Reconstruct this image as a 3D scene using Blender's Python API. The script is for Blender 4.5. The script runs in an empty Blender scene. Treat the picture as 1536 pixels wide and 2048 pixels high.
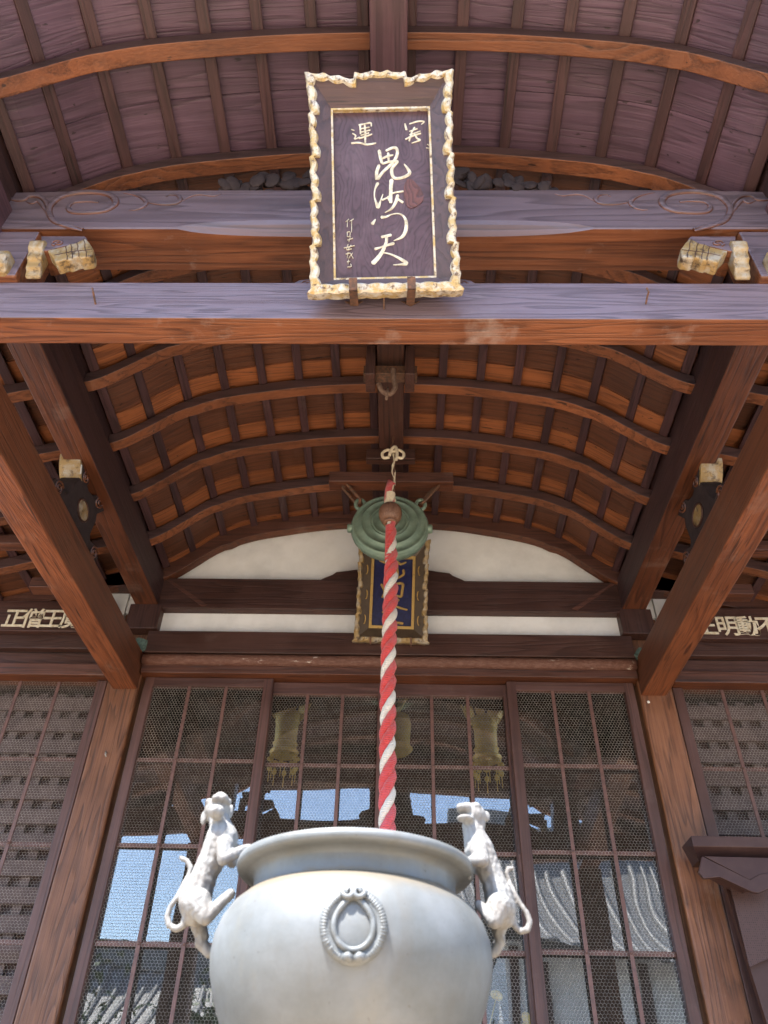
import bpy, bmesh, math, random
from mathutils import Vector, Matrix, noise
random.seed(7)
R = math.radians
scene = bpy.context.scene
COL = scene.collection

# ------------------------------------------------------------------ camera
CAM = Vector((0.067, 0.0, 1.5)); CZ = 1.5
FPX = 1585.0
_z = Vector((48, 1842, 1585)).normalized()
_x = Vector((60700, -804, -1580)).normalized()
_x = (_x - _z * _x.dot(_z)).normalized()
_f = _x.cross(_z)
if _f.z < 0: _f = -_f
M3 = Matrix((_x, _f, _z))
cd = bpy.data.cameras.new('camera'); cam = bpy.data.objects.new('camera', cd); COL.objects.link(cam)
rt, up, fw = M3.col[0], M3.col[1], M3.col[2]
mw = Matrix((rt, up, -fw)).transposed().to_4x4(); mw.translation = CAM
cam.matrix_world = mw
cd.lens = FPX / 2048 * 36; cd.sensor_width = 36; cd.clip_start = .02; cd.clip_end = 500
cd.dof.use_dof = True; cd.dof.focus_distance = 3.3; cd.dof.aperture_fstop = 5.5
scene.camera = cam

# ------------------------------------------------------------------ world, sun, exposure
SUN = Vector((-.26, -.36, .90)).normalized()
w = bpy.data.worlds.new('World'); scene.world = w; w.use_nodes = True
nt = w.node_tree
sky = nt.nodes.new('ShaderNodeTexSky'); sky.sky_type = 'NISHITA'; sky.sun_disc = False
sky.sun_elevation = math.asin(SUN.z); sky.sun_rotation = math.atan2(SUN.x, SUN.y)
sky.air_density = 1.0; sky.dust_density = .6; sky.ozone_density = 1.6
bg = nt.nodes['Background']; bg.inputs[1].default_value = .15
nt.links.new(sky.outputs[0], bg.inputs[0])
sd = bpy.data.lights.new('sun', 'SUN'); sd.energy = 4.2; sd.angle = R(.5); sd.color = (1, .955, .89)
so = bpy.data.objects.new('sun', sd); COL.objects.link(so); so.location = (-3, -5, 9)
so.rotation_euler = (-SUN).to_track_quat('-Z', 'Y').to_euler()
scene.view_settings.view_transform = 'Standard'; scene.view_settings.look = 'None'
scene.view_settings.gamma = 1; scene.view_settings.exposure = 2.42
scene.render.engine = 'CYCLES'
scene.cycles.max_bounces = 8; scene.cycles.diffuse_bounces = 3; scene.cycles.transparent_max_bounces = 12
scene.cycles.sample_clamp_indirect = 6
scene.cycles.caustics_reflective = False; scene.cycles.caustics_refractive = False

# ------------------------------------------------------------------ helpers
def ray(px, py): return M3 @ Vector(((px - 768) / FPX, (1024 - py) / FPX, 1.0))
def WY(px, py, Y): r = ray(px, py); return CAM + r * (Y / r.y)
def WX(px, py, X): r = ray(px, py); return CAM + r * ((X - CAM.x) / r.x)
LOC = {}
def tag(o, label=None, cat=None, group=None, kind=None):
    if label: o['label'] = label
    if cat: o['category'] = cat
    if group: o['group'] = group
    if kind: o['kind'] = kind
    return o
def thing(name, label, cat, loc, group=None):
    o = bpy.data.objects.new(name, None); COL.objects.link(o); o.location = loc; o.empty_display_size = .1
    LOC[o] = Vector(loc); return tag(o, label, cat, group)
def add(name, verts, faces, mat, parent=None, smooth=False, bevel=0, loc=None):
    L = LOC[parent] if parent else Vector(loc if loc is not None else (0, 0, 0))
    me = bpy.data.meshes.new(name)
    me.from_pydata([tuple(Vector(v) - L) for v in verts], [], faces)
    bm = bmesh.new(); bm.from_mesh(me); bmesh.ops.recalc_face_normals(bm, faces=bm.faces); bm.to_mesh(me); bm.free()
    if mat: me.materials.append(mat)
    if smooth:
        for p in me.polygons: p.use_smooth = True
    o = bpy.data.objects.new(name, me); COL.objects.link(o)
    if parent: o.parent = parent
    else: o.location = L
    LOC[o] = L
    if bevel:
        m = o.modifiers.new('bevel', 'BEVEL'); m.width = bevel; m.segments = 2; m.limit_method = 'ANGLE'; m.angle_limit = R(40)
    return o
def linked(src, name, parent, off):
    o = bpy.data.objects.new(name, src.data); COL.objects.link(o); o.parent = parent; o.location = src.location + Vector(off)
    LOC[o] = LOC[parent]; return o
class MB:
    def __init__(s): s.v = []; s.f = []
    def box(s, x0, x1, y0, y1, z0, z1):
        n = len(s.v); s.v += [(x, y, z) for z in (z0, z1) for y in (y0, y1) for x in (x0, x1)]
        s.f += [tuple(n + i for i in q) for q in ((0, 2, 3, 1), (4, 5, 7, 6), (0, 1, 5, 4), (2, 6, 7, 3), (0, 4, 6, 2), (1, 3, 7, 5))]; return s
    def prism(s, pts, off):
        n = len(s.v); k = len(pts); off = Vector(off)
        s.v += [tuple(p) for p in pts] + [tuple(Vector(p) + off) for p in pts]
        s.f += [tuple(range(n, n + k)), tuple(range(n + 2 * k - 1, n + k - 1, -1))]
        s.f += [(n + i, n + (i + 1) % k, n + k + (i + 1) % k, n + k + i) for i in range(k)]; return s
    def tube(s, pts, rad, k=8, closed=False, flat=1.0):
        pts = [Vector(p) for p in pts]; m = len(pts)
        if not hasattr(rad, '__len__'): rad = [rad] * m
        n = len(s.v); prev = None
        for i, p in enumerate(pts):
            a = pts[(i - 1) % m] if (closed or i) else p; b = pts[(i + 1) % m] if (closed or i < m - 1) else p
            t = (b - a).normalized() if (b - a).length > 1e-9 else Vector((0, 0, 1))
            if prev is None:
                h = Vector((0, 1, 0)) if abs(t.y) < .8 else Vector((1, 0, 0)); u = t.cross(h).normalized()
            else: u = (prev - t * prev.dot(t)).normalized()
            prev = u; q = t.cross(u)
            s.v += [tuple(p + (u * math.cos(2 * math.pi * j / k) + q * flat * math.sin(2 * math.pi * j / k)) * rad[i]) for j in range(k)]
        for i in range(m if closed else m - 1):
            a = n + i * k; b = n + ((i + 1) % m) * k
            s.f += [(a + j, a + (j + 1) % k, b + (j + 1) % k, b + j) for j in range(k)]
        if not closed:
            s.f += [tuple(range(n, n + k)), tuple(range(n + m * k - 1, n + (m - 1) * k - 1, -1))]
        return s
    def lathe(s, prof, c, k=48, axis='Z'):
        n = len(s.v); c = Vector(c); m = len(prof)
        for r, z in prof:
            for j in range(k):
                a = 2 * math.pi * j / k
                d = Vector((r * math.cos(a), r * math.sin(a), z)) if axis == 'Z' else (Vector((r * math.cos(a), z, r * math.sin(a))) if axis == 'Y' else Vector((z, r * math.cos(a), r * math.sin(a))))
                s.v.append(tuple(c + d))
        for i in range(m - 1):
            a = n + i * k; b = a + k
            s.f += [(a + j, a + (j + 1) % k, b + (j + 1) % k, b + j) for j in range(k)]
        return s
    def ball(s, c, r, seg=10, rings=7, mat=None):
        c = Vector(c); r = Vector(r) if hasattr(r, '__len__') else Vector((r, r, r)); n = len(s.v)
        for i in range(rings + 1):
            th = math.pi * i / rings
            for j in range(seg):
                a = 2 * math.pi * j / seg
                d = Vector((r.x * math.sin(th) * math.cos(a), r.y * math.sin(th) * math.sin(a), r.z * math.cos(th)))
                if mat: d = mat @ d
                s.v.append(tuple(c + d))
        for i in range(rings):
            a = n + i * seg; b = a + seg
            s.f += [(a + j, a + (j + 1) % seg, b + (j + 1) % seg, b + j) for j in range(seg)]
        return s
    def build(s, name, mat, parent=None, **k): return add(name, s.v, s.f, mat, parent, **k)
def box(name, x0, x1, y0, y1, z0, z1, mat, parent, bevel=.004):
    return MB().box(x0, x1, y0, y1, z0, z1).build(name, mat, parent, bevel=bevel)
def slope_beam(name, x0, x1, y0, y1, z0, z1, mat, parent, bevel, k=.047):   # z given at the wall (y = 4); the beam falls towards the front
    mb = MB().box(x0, x1, y0, y1, z0, z1); mb.v = [(x, y, z - (4.0 - y) * k) for x, y, z in mb.v]
    return mb.build(name, mat, parent, bevel=bevel)
def catmull(pts, n=6, closed=False):
    P = [Vector(p) for p in pts]; out = []; m = len(P)
    for i in range(m if closed else m - 1):
        g = (lambda j: P[j % m]) if closed else (lambda j: P[max(0, min(m - 1, j))])
        a, b, c, d = g(i - 1), g(i), g(i + 1), g(i + 2)
        for j in range(n):
            t = j / n
            out.append(.5 * ((2 * b) + (c - a) * t + (2 * a - 5 * b + 4 * c - d) * t * t + (3 * b - a - 3 * c + d) * t ** 3))
    if not closed: out.append(P[-1])
    return out

# ------------------------------------------------------------------ materials
class NT:
    def __init__(s, name):
        s.m = bpy.data.materials.new(name); s.m.use_nodes = True; s.t = s.m.node_tree; s.b = s.t.nodes['Principled BSDF']
    def n(s, kind, **k):
        o = s.t.nodes.new('ShaderNode' + kind)
        for a, b in k.items():
            if a in o.inputs.keys(): o.inputs[a].default_value = b
            else: setattr(o, a, b)
        return o
    def l(s, a, b): s.t.links.new(a, b)
    def math(s, op, a, b=None):
        o = s.n('Math', operation=op)
        for i, v in enumerate((a, b)):
            if v is None: continue
            if hasattr(v, 'is_linked'): s.l(v, o.inputs[i])
            else: o.inputs[i].default_value = v
        return o.outputs[0]
    def noise(s, vec, scale, detail=4, rough=.5, dist=0):
        o = s.n('TexNoise', Scale=scale, Detail=detail, Roughness=rough, Distortion=dist)
        if vec: s.l(vec, o.inputs['Vector'])
        return o.outputs['Fac']
    def coord(s, scale=(1, 1, 1), rnd=True):
        tc = s.n('TexCoord'); v = tc.outputs['Object']
        if rnd:
            oi = s.n('ObjectInfo'); mu = s.n('VectorMath', operation='SCALE'); cx = s.n('CombineXYZ')
            s.l(oi.outputs['Random'], cx.inputs[0]); s.l(oi.outputs['Random'], cx.inputs[1]); s.l(oi.outputs['Random'], cx.inputs[2])
            s.l(cx.outputs[0], mu.inputs[0]); mu.inputs['Scale'].default_value = 43.7
            ad = s.n('VectorMath', operation='ADD'); s.l(v, ad.inputs[0]); s.l(mu.outputs[0], ad.inputs[1]); v = ad.outputs[0]
        mp = s.n('VectorMath', operation='MULTIPLY'); s.l(v, mp.inputs[0]); mp.inputs[1].default_value = scale
        return mp.outputs[0]
    def ramp(s, fac, stops):
        o = s.n('ValToRGB'); e = o.color_ramp.elements
        while len(e) < len(stops): e.new(.5)
        for x, (p, c) in zip(e, stops):
            x.position = p; x.color = (*c, 1) if hasattr(c, '__len__') else (c, c, c, 1)
        s.l(fac, o.inputs[0]); return o.outputs[0]
    def mix(s, fac, a, b, mode='MIX'):
        o = s.n('Mix', data_type='RGBA', blend_type=mode)
        for i, v in ((0, fac), (6, a), (7, b)):
            if hasattr(v, 'is_linked'): s.l(v, o.inputs[i])
            else: o.inputs[i].default_value = v if not hasattr(v, '__len__') else (*v, 1)[:4]
        return o.outputs[2]
    def bump(s, h, strength, dist=.01):
        o = s.n('Bump', Strength=strength, Distance=dist); s.l(h, o.inputs['Height']); s.l(o.outputs[0], s.b.inputs['Normal'])
    def col(s, c):
        if hasattr(c, 'is_linked'): s.l(c, s.b.inputs['Base Color'])
        else: s.b.inputs['Base Color'].default_value = (*c, 1)
    def set(s, rough=None, metal=None, spec=None):
        for k, v in (('Roughness', rough), ('Metallic', metal), ('Specular IOR Level', spec)):
            if v is None: continue
            if hasattr(v, 'is_linked'): s.l(v, s.b.inputs[k])
            else: s.b.inputs[k].default_value = v

def wood(name, axis, dark, mid, light, rough=.5, ring=15, cross=5.6, along=.24, wear=(.36, .27, .22), wear_amt=.25, spec=.5, bump=.5, front_shading=.3, grey=(.10, .08, .092), var=.36, side=0, cheek_shade=(.036, .022, .027), sheet=False):
    t = NT(name); sc = [cross] * 3; sc['xyz'.index(axis)] = along
    if sheet: sc[2] = along * 1.3                                    # board bent over the arch: grain runs round the curve
    v = t.coord(tuple(sc)); n1o = t.n('TexNoise', Detail=3, Roughness=.45, Distortion=.18); t.l(v, n1o.inputs['Vector']); n1 = n1o.outputs['Fac']
    oj = t.n('ObjectInfo'); t.l(t.math('ADD', t.math('MULTIPLY', t.math('FRACT', t.math('MULTIPLY', oj.outputs['Random'], 7.3)), 1.1), .75), n1o.inputs['Scale'])
    fr = t.math('FRACT', t.math('MULTIPLY', n1, ring))
    ringc = t.ramp(fr, [(0, .25), (.12, 1), (.55, .82), (.88, .3), (1, .18)])
    sc2 = [95.0] * 3; sc2['xyz'.index(axis)] = 2.2
    if sheet: sc2[2] = 3.0
    v2 = t.coord(tuple(sc2)); fib = t.noise(v2, 1.6, 4, .6)
    v3 = t.coord((1, 1, 1)); big = t.noise(v3, 2.6, 4, .6)
    c = t.mix(ringc, dark, mid)
    c = t.mix(t.math('MULTIPLY', t.ramp(fib, [(.42, 0), (.68, 1)]), .55), c, light)
    c = t.mix(t.ramp(big, [(.3, .5), (.7, 0)]), c, tuple(x * .55 for x in dark))
    wv = t.noise(t.coord((3, 3, 3)), 1.5, 6, .7)
    c = t.mix(t.math('MULTIPLY', t.ramp(wv, [(.58, 0), (.75, 1)]), wear_amt), c, wear)
    sc4 = [38.0] * 3; sc4['xyz'.index(axis)] = .9; ck = t.ramp(t.noise(t.coord(tuple(sc4)), 1.0, 3, .5), [(.685, 0), (.71, 1)])     # drying cracks along the grain
    c = t.mix(t.math('MULTIPLY', ck, .75), c, (.012, .006, .005))
    ge = t.n('NewGeometry'); sp = t.n('SeparateXYZ'); t.l(ge.outputs['True Normal'], sp.inputs[0])   # outward faces: weathering grey plus painted sky tint and shade
    wf = t.math('MULTIPLY', t.ramp(t.math('MULTIPLY', sp.outputs[1], -1), [(.45, 0), (.85, 1)]), t.math('ADD', t.math('MULTIPLY', big, .5), front_shading - .25))
    c = t.mix(wf, c, t.mix(ringc, tuple(x * .5 for x in grey), grey))
    if side: c = t.mix(t.math('MULTIPLY', t.ramp(t.math('ABSOLUTE', sp.outputs[0]), [(.5, 0), (.85, 1)]), t.math('ADD', t.math('MULTIPLY', big, .4), side - .2)), c, t.mix(ringc, tuple(x * .6 for x in cheek_shade), cheek_shade))   # shade painted into the colour of the beam cheeks
    oi = t.n('ObjectInfo'); hs = t.n('HueSaturation'); t.l(c, hs.inputs['Color'])
    t.l(t.math('ADD', t.math('MULTIPLY', oi.outputs['Random'], var), 1 - var / 2), hs.inputs['Value']); t.col(hs.outputs[0])
    t.set(t.math('ADD', t.math('MULTIPLY', fib, .3), rough - .15), 0, spec)
    t.bump(t.math('ADD', t.math('MULTIPLY', fib, .7), t.math('MULTIPLY', ringc, .5)), bump, .004)
    return t.m
DK, MD, LT = (.042, .012, .0055), (.145, .043, .0165), (.23, .074, .028)
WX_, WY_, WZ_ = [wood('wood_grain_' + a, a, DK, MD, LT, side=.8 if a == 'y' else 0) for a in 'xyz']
TIE = wood('tie_beam_wood', 'y', (.06, .017, .007), (.24, .072, .026), (.34, .115, .045), ring=18, cross=6.5, along=.22, side=.55, cheek_shade=(.085, .034, .02))
NARROW = wood('lit_strip_plank_wood', 'x', (.11, .036, .015), (.33, .108, .038), (.44, .15, .058), ring=13, cross=6.5, along=.35, wear_amt=.05, var=.3, sheet=True)  # lit strips of the ceiling: warm ground glow painted into narrow boards
BATT = wood('batten_wood', 'y', (.028, .012, .013), (.068, .028, .030), (.10, .046, .048), wear_amt=.1)
OUTY = wood('violet_light_beam_wood', 'y', (.04, .018, .022), (.10, .045, .055), (.15, .075, .088), ring=12, wear_amt=.2)  # violet light of the open front painted into the outer beam lengths
OUTPLANK = wood('veil_tinted_plank_wood', 'x', (.05, .026, .04), (.12, .065, .10), (.18, .108, .155), ring=13, cross=6.5, along=.35, wear=(.24, .14, .14), wear_amt=.1, var=.2, sheet=True)  # purple lens veil painted into the colour of the front boards
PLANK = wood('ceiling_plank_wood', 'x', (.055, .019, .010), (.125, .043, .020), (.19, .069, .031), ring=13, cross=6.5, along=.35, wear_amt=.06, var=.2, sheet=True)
DOOR = [wood('door_wood_' + a, a, (.05, .020, .015), (.115, .046, .033), (.17, .075, .055), ring=9, wear_amt=.15, front_shading=.2) for a in 'xz']
POST = wood('post_wood', 'z', (.065, .023, .012), (.25, .098, .043), (.40, .175, .078), ring=17, cross=4.6, along=.5, wear_amt=.2, bump=.8, front_shading=.12)
RIB = wood('rafter_wood', 'x', (.08, .024, .010), (.25, .08, .030), (.35, .125, .05), ring=12, cross=4, along=.4, front_shading=.85, grey=(.062, .044, .052), wear_amt=.15)
GREYW = wood('weathered_sky_tinted_beam_wood', 'x', (.06, .018, .008), (.21, .068, .027), (.31, .115, .05), ring=18, cross=5, along=.30, wear=(.4, .33, .3), wear_amt=.4, rough=.42, front_shading=.8, grey=(.175, .148, .19))  # blue sky light painted into the front faces, besides real wear
DARKW = [wood('dark_wood_' + a, a, (.03, .011, .008), (.075, .027, .017), (.11, .045, .03), wear_amt=.1, front_shading=.12) for a in 'xyz']
def simple(name, c, rough=.5, metal=0, var=.15, scale=12, bump=.1, c2=None, spec=.5, lo=.4, hi=.65, dist=.004):
    t = NT(name); n = t.noise(t.coord(), scale, 6, .6); c2 = c2 or tuple(x * (1 - var) for x in c)
    t.col(t.mix(t.ramp(n, [(lo, 0), (hi, 1)]), c, c2)); t.set(rough, metal, spec); t.bump(n, bump, dist); return t.m
PLASTER = simple('lime_plaster', (.88, .89, .90), .85, var=.15, scale=4.5, bump=.25, spec=.2)
IRON = simple('rusty_iron', (.10, .058, .04), .7, .3, scale=60, c2=(.22, .10, .055), bump=.4)
BARS = simple('brown_painted_bar', (.17, .088, .075), .45, 0, scale=30, c2=(.12, .065, .058), bump=.15)
WIRE = simple('galvanised_wire', (.62, .58, .54), .45, .3, scale=40, c2=(.3, .27, .25), bump=0)
SHEET = simple('brown_sheet_metal', (.062, .03, .028), .38, .3, scale=8, c2=(.085, .045, .04), bump=.05)
COPPER = simple('green_copper_patina', (.13, .20, .17), .7, .2, scale=45, c2=(.05, .07, .06), bump=.3)
def gold(name, base=(.72, .47, .14), worn=(.62, .56, .47), dark=(.10, .055, .03), metal=.75, amt=(.47, .60), sc=26, dk=(.58, .68)):
    t = NT(name); n1 = t.noise(t.coord(), sc, 7, .7); n2 = t.noise(t.coord((1, 1.3, .8)), sc * 1.7, 6, .7)
    a = t.ramp(n1, [(amt[0], 0), (amt[1], 1)]); b = t.ramp(n2, [(dk[0], 0), (dk[1], 1)])
    c = t.mix(a, base, worn); c = t.mix(b, c, dark); t.col(c)
    t.set(.42, t.math('MULTIPLY', t.math('SUBTRACT', 1, t.math('MAXIMUM', a, b)), metal)); t.bump(n1, .35, .003); return t.m
GOLD = gold('worn_gold_leaf', (.52, .36, .15), (.60, .55, .47), (.12, .07, .04), .3, (.42, .58), 30, (.53, .64)); GOLDD = gold('faded_gold_leaf', (.33, .215, .085), (.38, .335, .27), (.06, .037, .022), .15, (.46, .62), 16, (.52, .66))
GOLDP = gold('old_gold', (.46, .29, .09), (.4, .27, .1), (.12, .07, .03), .4, (.55, .75))
GOLDI = gold('altar_gold', (.9, .62, .18), (.8, .52, .15), (.5, .3, .08), .15, (.6, .8))
INKG = simple('pale_gold_lettering', (.74, .70, .58), .55, .1, scale=55, c2=(.45, .39, .28), bump=.3)

t = NT('bronze_patina')                                            # incense burner: pale oxidised bronze
n1 = t.noise(t.coord(rnd=False), 7, 8, .65); n2 = t.noise(t.coord(rnd=False), 45, 6, .7); n3 = t.noise(t.coord((1, 1, .35), False), 14, 5, .6)
c = t.mix(t.ramp(n1, [(.38, 0), (.62, 1)]), (.105, .112, .112), (.15, .16, .168))
c = t.mix(t.math('MULTIPLY', t.ramp(n2, [(.56, 0), (.72, 1)]), .35), c, (.12, .115, .10))
c = t.mix(t.math('MULTIPLY', t.ramp(n3, [(.55, 0), (.75, 1)]), .4), c, (.17, .155, .12))
ge = t.n('NewGeometry'); sx = t.n('SeparateXYZ'); tc = t.n('TexCoord'); t.l(tc.outputs['Object'], sx.inputs[0])
zz = t.math('ADD', sx.outputs[2], t.math('MULTIPLY', t.math('SUBTRACT', n1, .5), .05))
edge = t.ramp(zz, [(.345, 0), (.366, 1), (.374, .9), (.38, 0)])     # tarnish along the shoulder
st = t.noise(t.coord((26, 26, 1.6), False), 1.0, 5, .6); c = t.mix(t.math('MULTIPLY', t.ramp(st, [(.54, 0), (.7, 1)]), .4), c, (.11, .105, .095))     # rain streaks
pt = t.noise(t.coord(rnd=False), 130, 3, .5); c = t.mix(t.math('MULTIPLY', t.ramp(pt, [(.70, 0), (.74, 1)]), .6), c, (.07, .06, .05))                # pits
t.col(t.mix(t.math('MULTIPLY', edge, .7), c, (.15, .11, .06)))
t.set(t.math('ADD', t.math('MULTIPLY', n2, .25), .42), .15); t.bump(t.math('ADD', n2, n1), .16, .004)
BRONZE = t.m
t = NT('tiger_bronze'); n1 = t.noise(t.coord(), 22, 5, .6); wv = t.n('TexWave', Scale=26, Distortion=9, Detail=2); t.l(t.coord((1, 1, 1.6)), wv.inputs['Vector'])
c = t.mix(t.ramp(n1, [(.42, 0), (.6, 1)]), (.225, .226, .225), (.185, .175, .165)); c = t.mix(t.ramp(wv.outputs['Fac'], [(.55, 0), (.9, .35)]), c, (.14, .13, .125))
t.col(c); t.set(.7, .0, .3); t.bump(t.math('ADD', wv.outputs['Fac'], n1), .3, .003); TIGER = t.m

t = NT('plaque_board')                                              # big plaque field: swirling figured wood
v = t.coord((1.0, 1.0, .45), False); n1 = t.noise(v, 3.6, 3, .45, 1.1); fr = t.math('FRACT', t.math('MULTIPLY', n1, 26))
rg = t.ramp(fr, [(0, .1), (.25, .9), (.7, .75), (1, .1)]); n2 = t.noise(t.coord((1, 1, .4)), 9, 6, .7)
c = t.mix(rg, (.040, .020, .028), (.082, .043, .060)); c = t.mix(t.ramp(n2, [(.5, 0), (.75, .6)]), c, (.16, .105, .13))
t.col(c); t.set(.5); t.bump(rg, .2, .002); PLBOARD = t.m
PLFRAME = [wood('plaque_frame_wood_' + a, a, (.04, .018, .017), (.085, .038, .036), (.13, .066, .06), ring=10, cross=6, wear_amt=.2) for a in 'xz']
KNOT = wood('reddish_knot_wood', 'z', (.05, .010, .008), (.17, .038, .026), (.22, .06, .04), ring=24, cross=6, along=3)
NAVY = simple('navy_lacquer', (.008, .008, .04), .35, 0, scale=70, c2=(.015, .016, .075), bump=.1)
BROWNL = simple('brown_lacquer', (.085, .058, .036), .5, 0, scale=20, c2=(.06, .04, .026))
t = NT('green_bronze'); n1 = t.noise(t.coord(), 14, 7, .65); n2 = t.noise(t.coord(), 70, 4, .6)
c = t.mix(t.ramp(n1, [(.35, 0), (.68, 1)]), (.15, .22, .165), (.25, .33, .25)); t.col(t.mix(t.ramp(n2, [(.6, 0), (.75, .5)]), c, (.28, .32, .25)))
t.set(.5, .35); t.bump(n2, .12, .002); GREEN = t.m
def ropemat(name, a, b):
    t = NT(name); tc = t.n('TexCoord'); sx = t.n('SeparateXYZ'); t.l(tc.outputs['Object'], sx.inputs[0])
    n = t.noise(t.coord((1, 1, 5)), 30, 5, .6)
    g = t.ramp(t.math('ADD', t.math('MULTIPLY', sx.outputs[2], .5), t.math('MULTIPLY', n, .12)), [(.55, b), (1.0, a)])
    t.col(t.mix(t.ramp(n, [(.35, .35), (.6, 0)]), g, tuple(x * .72 for x in b)))
    wv = t.n('TexWave', Scale=38, Distortion=2.5, Detail=2); wv.bands_direction = 'Z'; t.l(tc.outputs['Object'], wv.inputs['Vector'])
    t.set(.8, 0, .3); t.bump(t.math('ADD', wv.outputs['Fac'], n), .6, .005); t.b.inputs['Sheen Weight'].default_value = .3; return t.m
RED = ropemat('faded_red_cotton', (.56, .05, .045), (.74, .17, .24)); WHITE = ropemat('white_cotton', (.72, .68, .62), (.74, .74, .74))
CORD = simple('cream_cord', (.72, .62, .46), .8, scale=90, bump=.4)
BALLW = wood('turned_wood', 'z', (.10, .04, .02), (.23, .11, .06), (.35, .2, .12), ring=16, cross=9, along=3, wear=(.5, .4, .3), wear_amt=.5)
GLASS = bpy.data.materials.new('window_glass'); GLASS.use_nodes = True; g = GLASS.node_tree; g.nodes.clear()
go = g.nodes.new('ShaderNodeOutputMaterial'); gm = g.nodes.new('ShaderNodeMixShader'); gt = g.nodes.new('ShaderNodeBsdfTransparent'); gg = g.nodes.new('ShaderNodeBsdfGlossy')
gf = g.nodes.new('ShaderNodeFresnel'); gf.inputs[0].default_value = 2.15; gg.inputs['Roughness'].default_value = 0.0; gt.inputs[0].default_value = (.97, .98, .97, 1)
gtc = g.nodes.new('ShaderNodeTexCoord'); gn = g.nodes.new('ShaderNodeTexNoise'); gn.inputs['Scale'].default_value = 2.2; gn.inputs['Detail'].default_value = .5
gb = g.nodes.new('ShaderNodeBump'); gb.inputs['Strength'].default_value = .5; gb.inputs['Distance'].default_value = .008
for a, b in ((gtc.outputs['Object'], gn.inputs['Vector']), (gn.outputs['Fac'], gb.inputs['Height']), (gb.outputs[0], gg.inputs['Normal']),
             (gf.outputs[0], gm.inputs[0]), (gt.outputs[0], gm.inputs[1]), (gg.outputs[0], gm.inputs[2]), (gm.outputs[0], go.inputs[0])): g.links.new(a, b)
t = NT('peeling_red_paint'); n1 = t.noise(t.coord((1, 3, 3)), 28, 8, .75); n2 = t.noise(t.coord((1, 2, 2)), 7, 5, .6)
c = t.mix(t.ramp(n1, [(.45, 0), (.6, 1)]), (.12, .047, .030), (.19, .095, .07)); t.col(t.mix(t.ramp(t.math('MULTIPLY', n1, n2), [(.36, 0), (.42, 1)]), c, (.6, .52, .46)))
t.set(.7); t.bump(n1, .6, .006); PEEL = t.m

# ------------------------------------------------------------------ ground
t = NT('granite_paving'); n1 = t.noise(t.coord(rnd=False), 90, 5, .7); n2 = t.noise(t.coord(rnd=False), .8, 5, .6)
c = t.mix(t.ramp(n1, [(.4, 0), (.62, 1)]), (.60, .47, .32), (.47, .36, .24)); t.col(t.mix(t.ramp(n2, [(.35, .35), (.65, 0)]), c, (.33, .28, .21))); t.set(.85, 0, .3); t.bump(n1, .3, .004); GRAN = t.m
GRAVEL = simple('grey_gravel', (.20, .19, .175), .9, scale=60, c2=(.12, .115, .105), bump=.5, spec=.2)
tag(add('ground', [(-120, -120, 0), (120, -120, 0), (120, 120, 0), (-120, 120, 0)], [(0, 1, 2, 3)], GRAVEL), kind='structure')
tag(MB().box(-3.4, 3.4, -4.5, 2.04, -.05, .03).build('bounce_pavement', GRAN), kind='structure')  # unseen pale slab added to bounce warm light up under the porch

# ------------------------------------------------------------------ temple hall
H = thing('temple_hall', 'dark timber temple hall with arched porch ceiling, white plaster gable and glazed doors', 'temple', (0, 4, 0))
def zc(v): return v + CZ
PX = [0, .2, .4, .6, .85, 1.0, 1.1, 1.2, 1.3, 1.37, 1.45, 1.6, 1.75, 2.0, 2.15, 2.4, 2.8]
PZ = [3.278, 3.272, 3.256, 3.222, 3.165, 3.105, 3.045, 2.955, 2.868, 2.822, 2.802, 2.77, 2.725, 2.655, 2.61, 2.54, 2.45]
_cs = catmull([(x, 0, z) for x, z in zip(PX, PZ)], 8)
def zr(x):
    x = abs(x)
    for a, b in zip(_cs, _cs[1:]):
        if a.x <= x <= b.x: return zc(a.z + (b.z - a.z) * (x - a.x) / max(1e-6, b.x - a.x))
    return zc(PZ[-1])
def cusp(x):                                     # small pointed bracket cut on the soffit of each rafter
    d = abs(abs(x) - 1.0); return -.011 * max(0, 1 - d / .05) ** 2
RY = [.64, 1.07, 1.515, 1.95, 2.365, 2.76, 3.145, 3.535]
X_OUT = 2.6
roof = MB().box(-2.7, 2.7, .80, 4.3, zc(3.62), zc(3.66)).build('porch_roof', DARKW[0], H)
def arc_strip(x0, x1, step):
    n = max(2, int(abs(x1 - x0) / step)); return [x0 + (x1 - x0) * i / n for i in range(n + 1)]
def curved_bar(name, sx, y0, y1, z0, z1, mat, x0=.07, x1=X_OUT, cus=True, parent=None, bevel=.004, tilt=0):
    mb = MB(); xs = arc_strip(x0, x1, .045)
    for x in xs:
        b = zr(x) + z0 + (cusp(x) if cus else 0); tp = zr(x) + z1
        mb.v += [(sx * x, y0, b), (sx * x, y1, b + tilt), (sx * x, y1, tp + tilt), (sx * x, y0, tp)]
    for i in range(len(xs) - 1):
        a = i * 4; mb.f += [(a + j, a + (j + 1) % 4, a + 4 + (j + 1) % 4, a + 4 + j) for j in range(4)]
    n = len(mb.v); mb.f += [(0, 1, 2, 3), (n - 1, n - 2, n - 3, n - 4)]
    return mb.build(name, mat, parent or roof, bevel=bevel)
for y in RY:
    for sx in (-1, 1): curved_bar('curved_rafter', sx, y, y + .062, 0, .068, RIB, x0=.06)
# wall rafter closing the gable
for sx in (-1, 1): curved_bar('gable_rafter', sx, 3.90, 3.962, -.008, .10, WX_, x0=0.0, cus=True)
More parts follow.
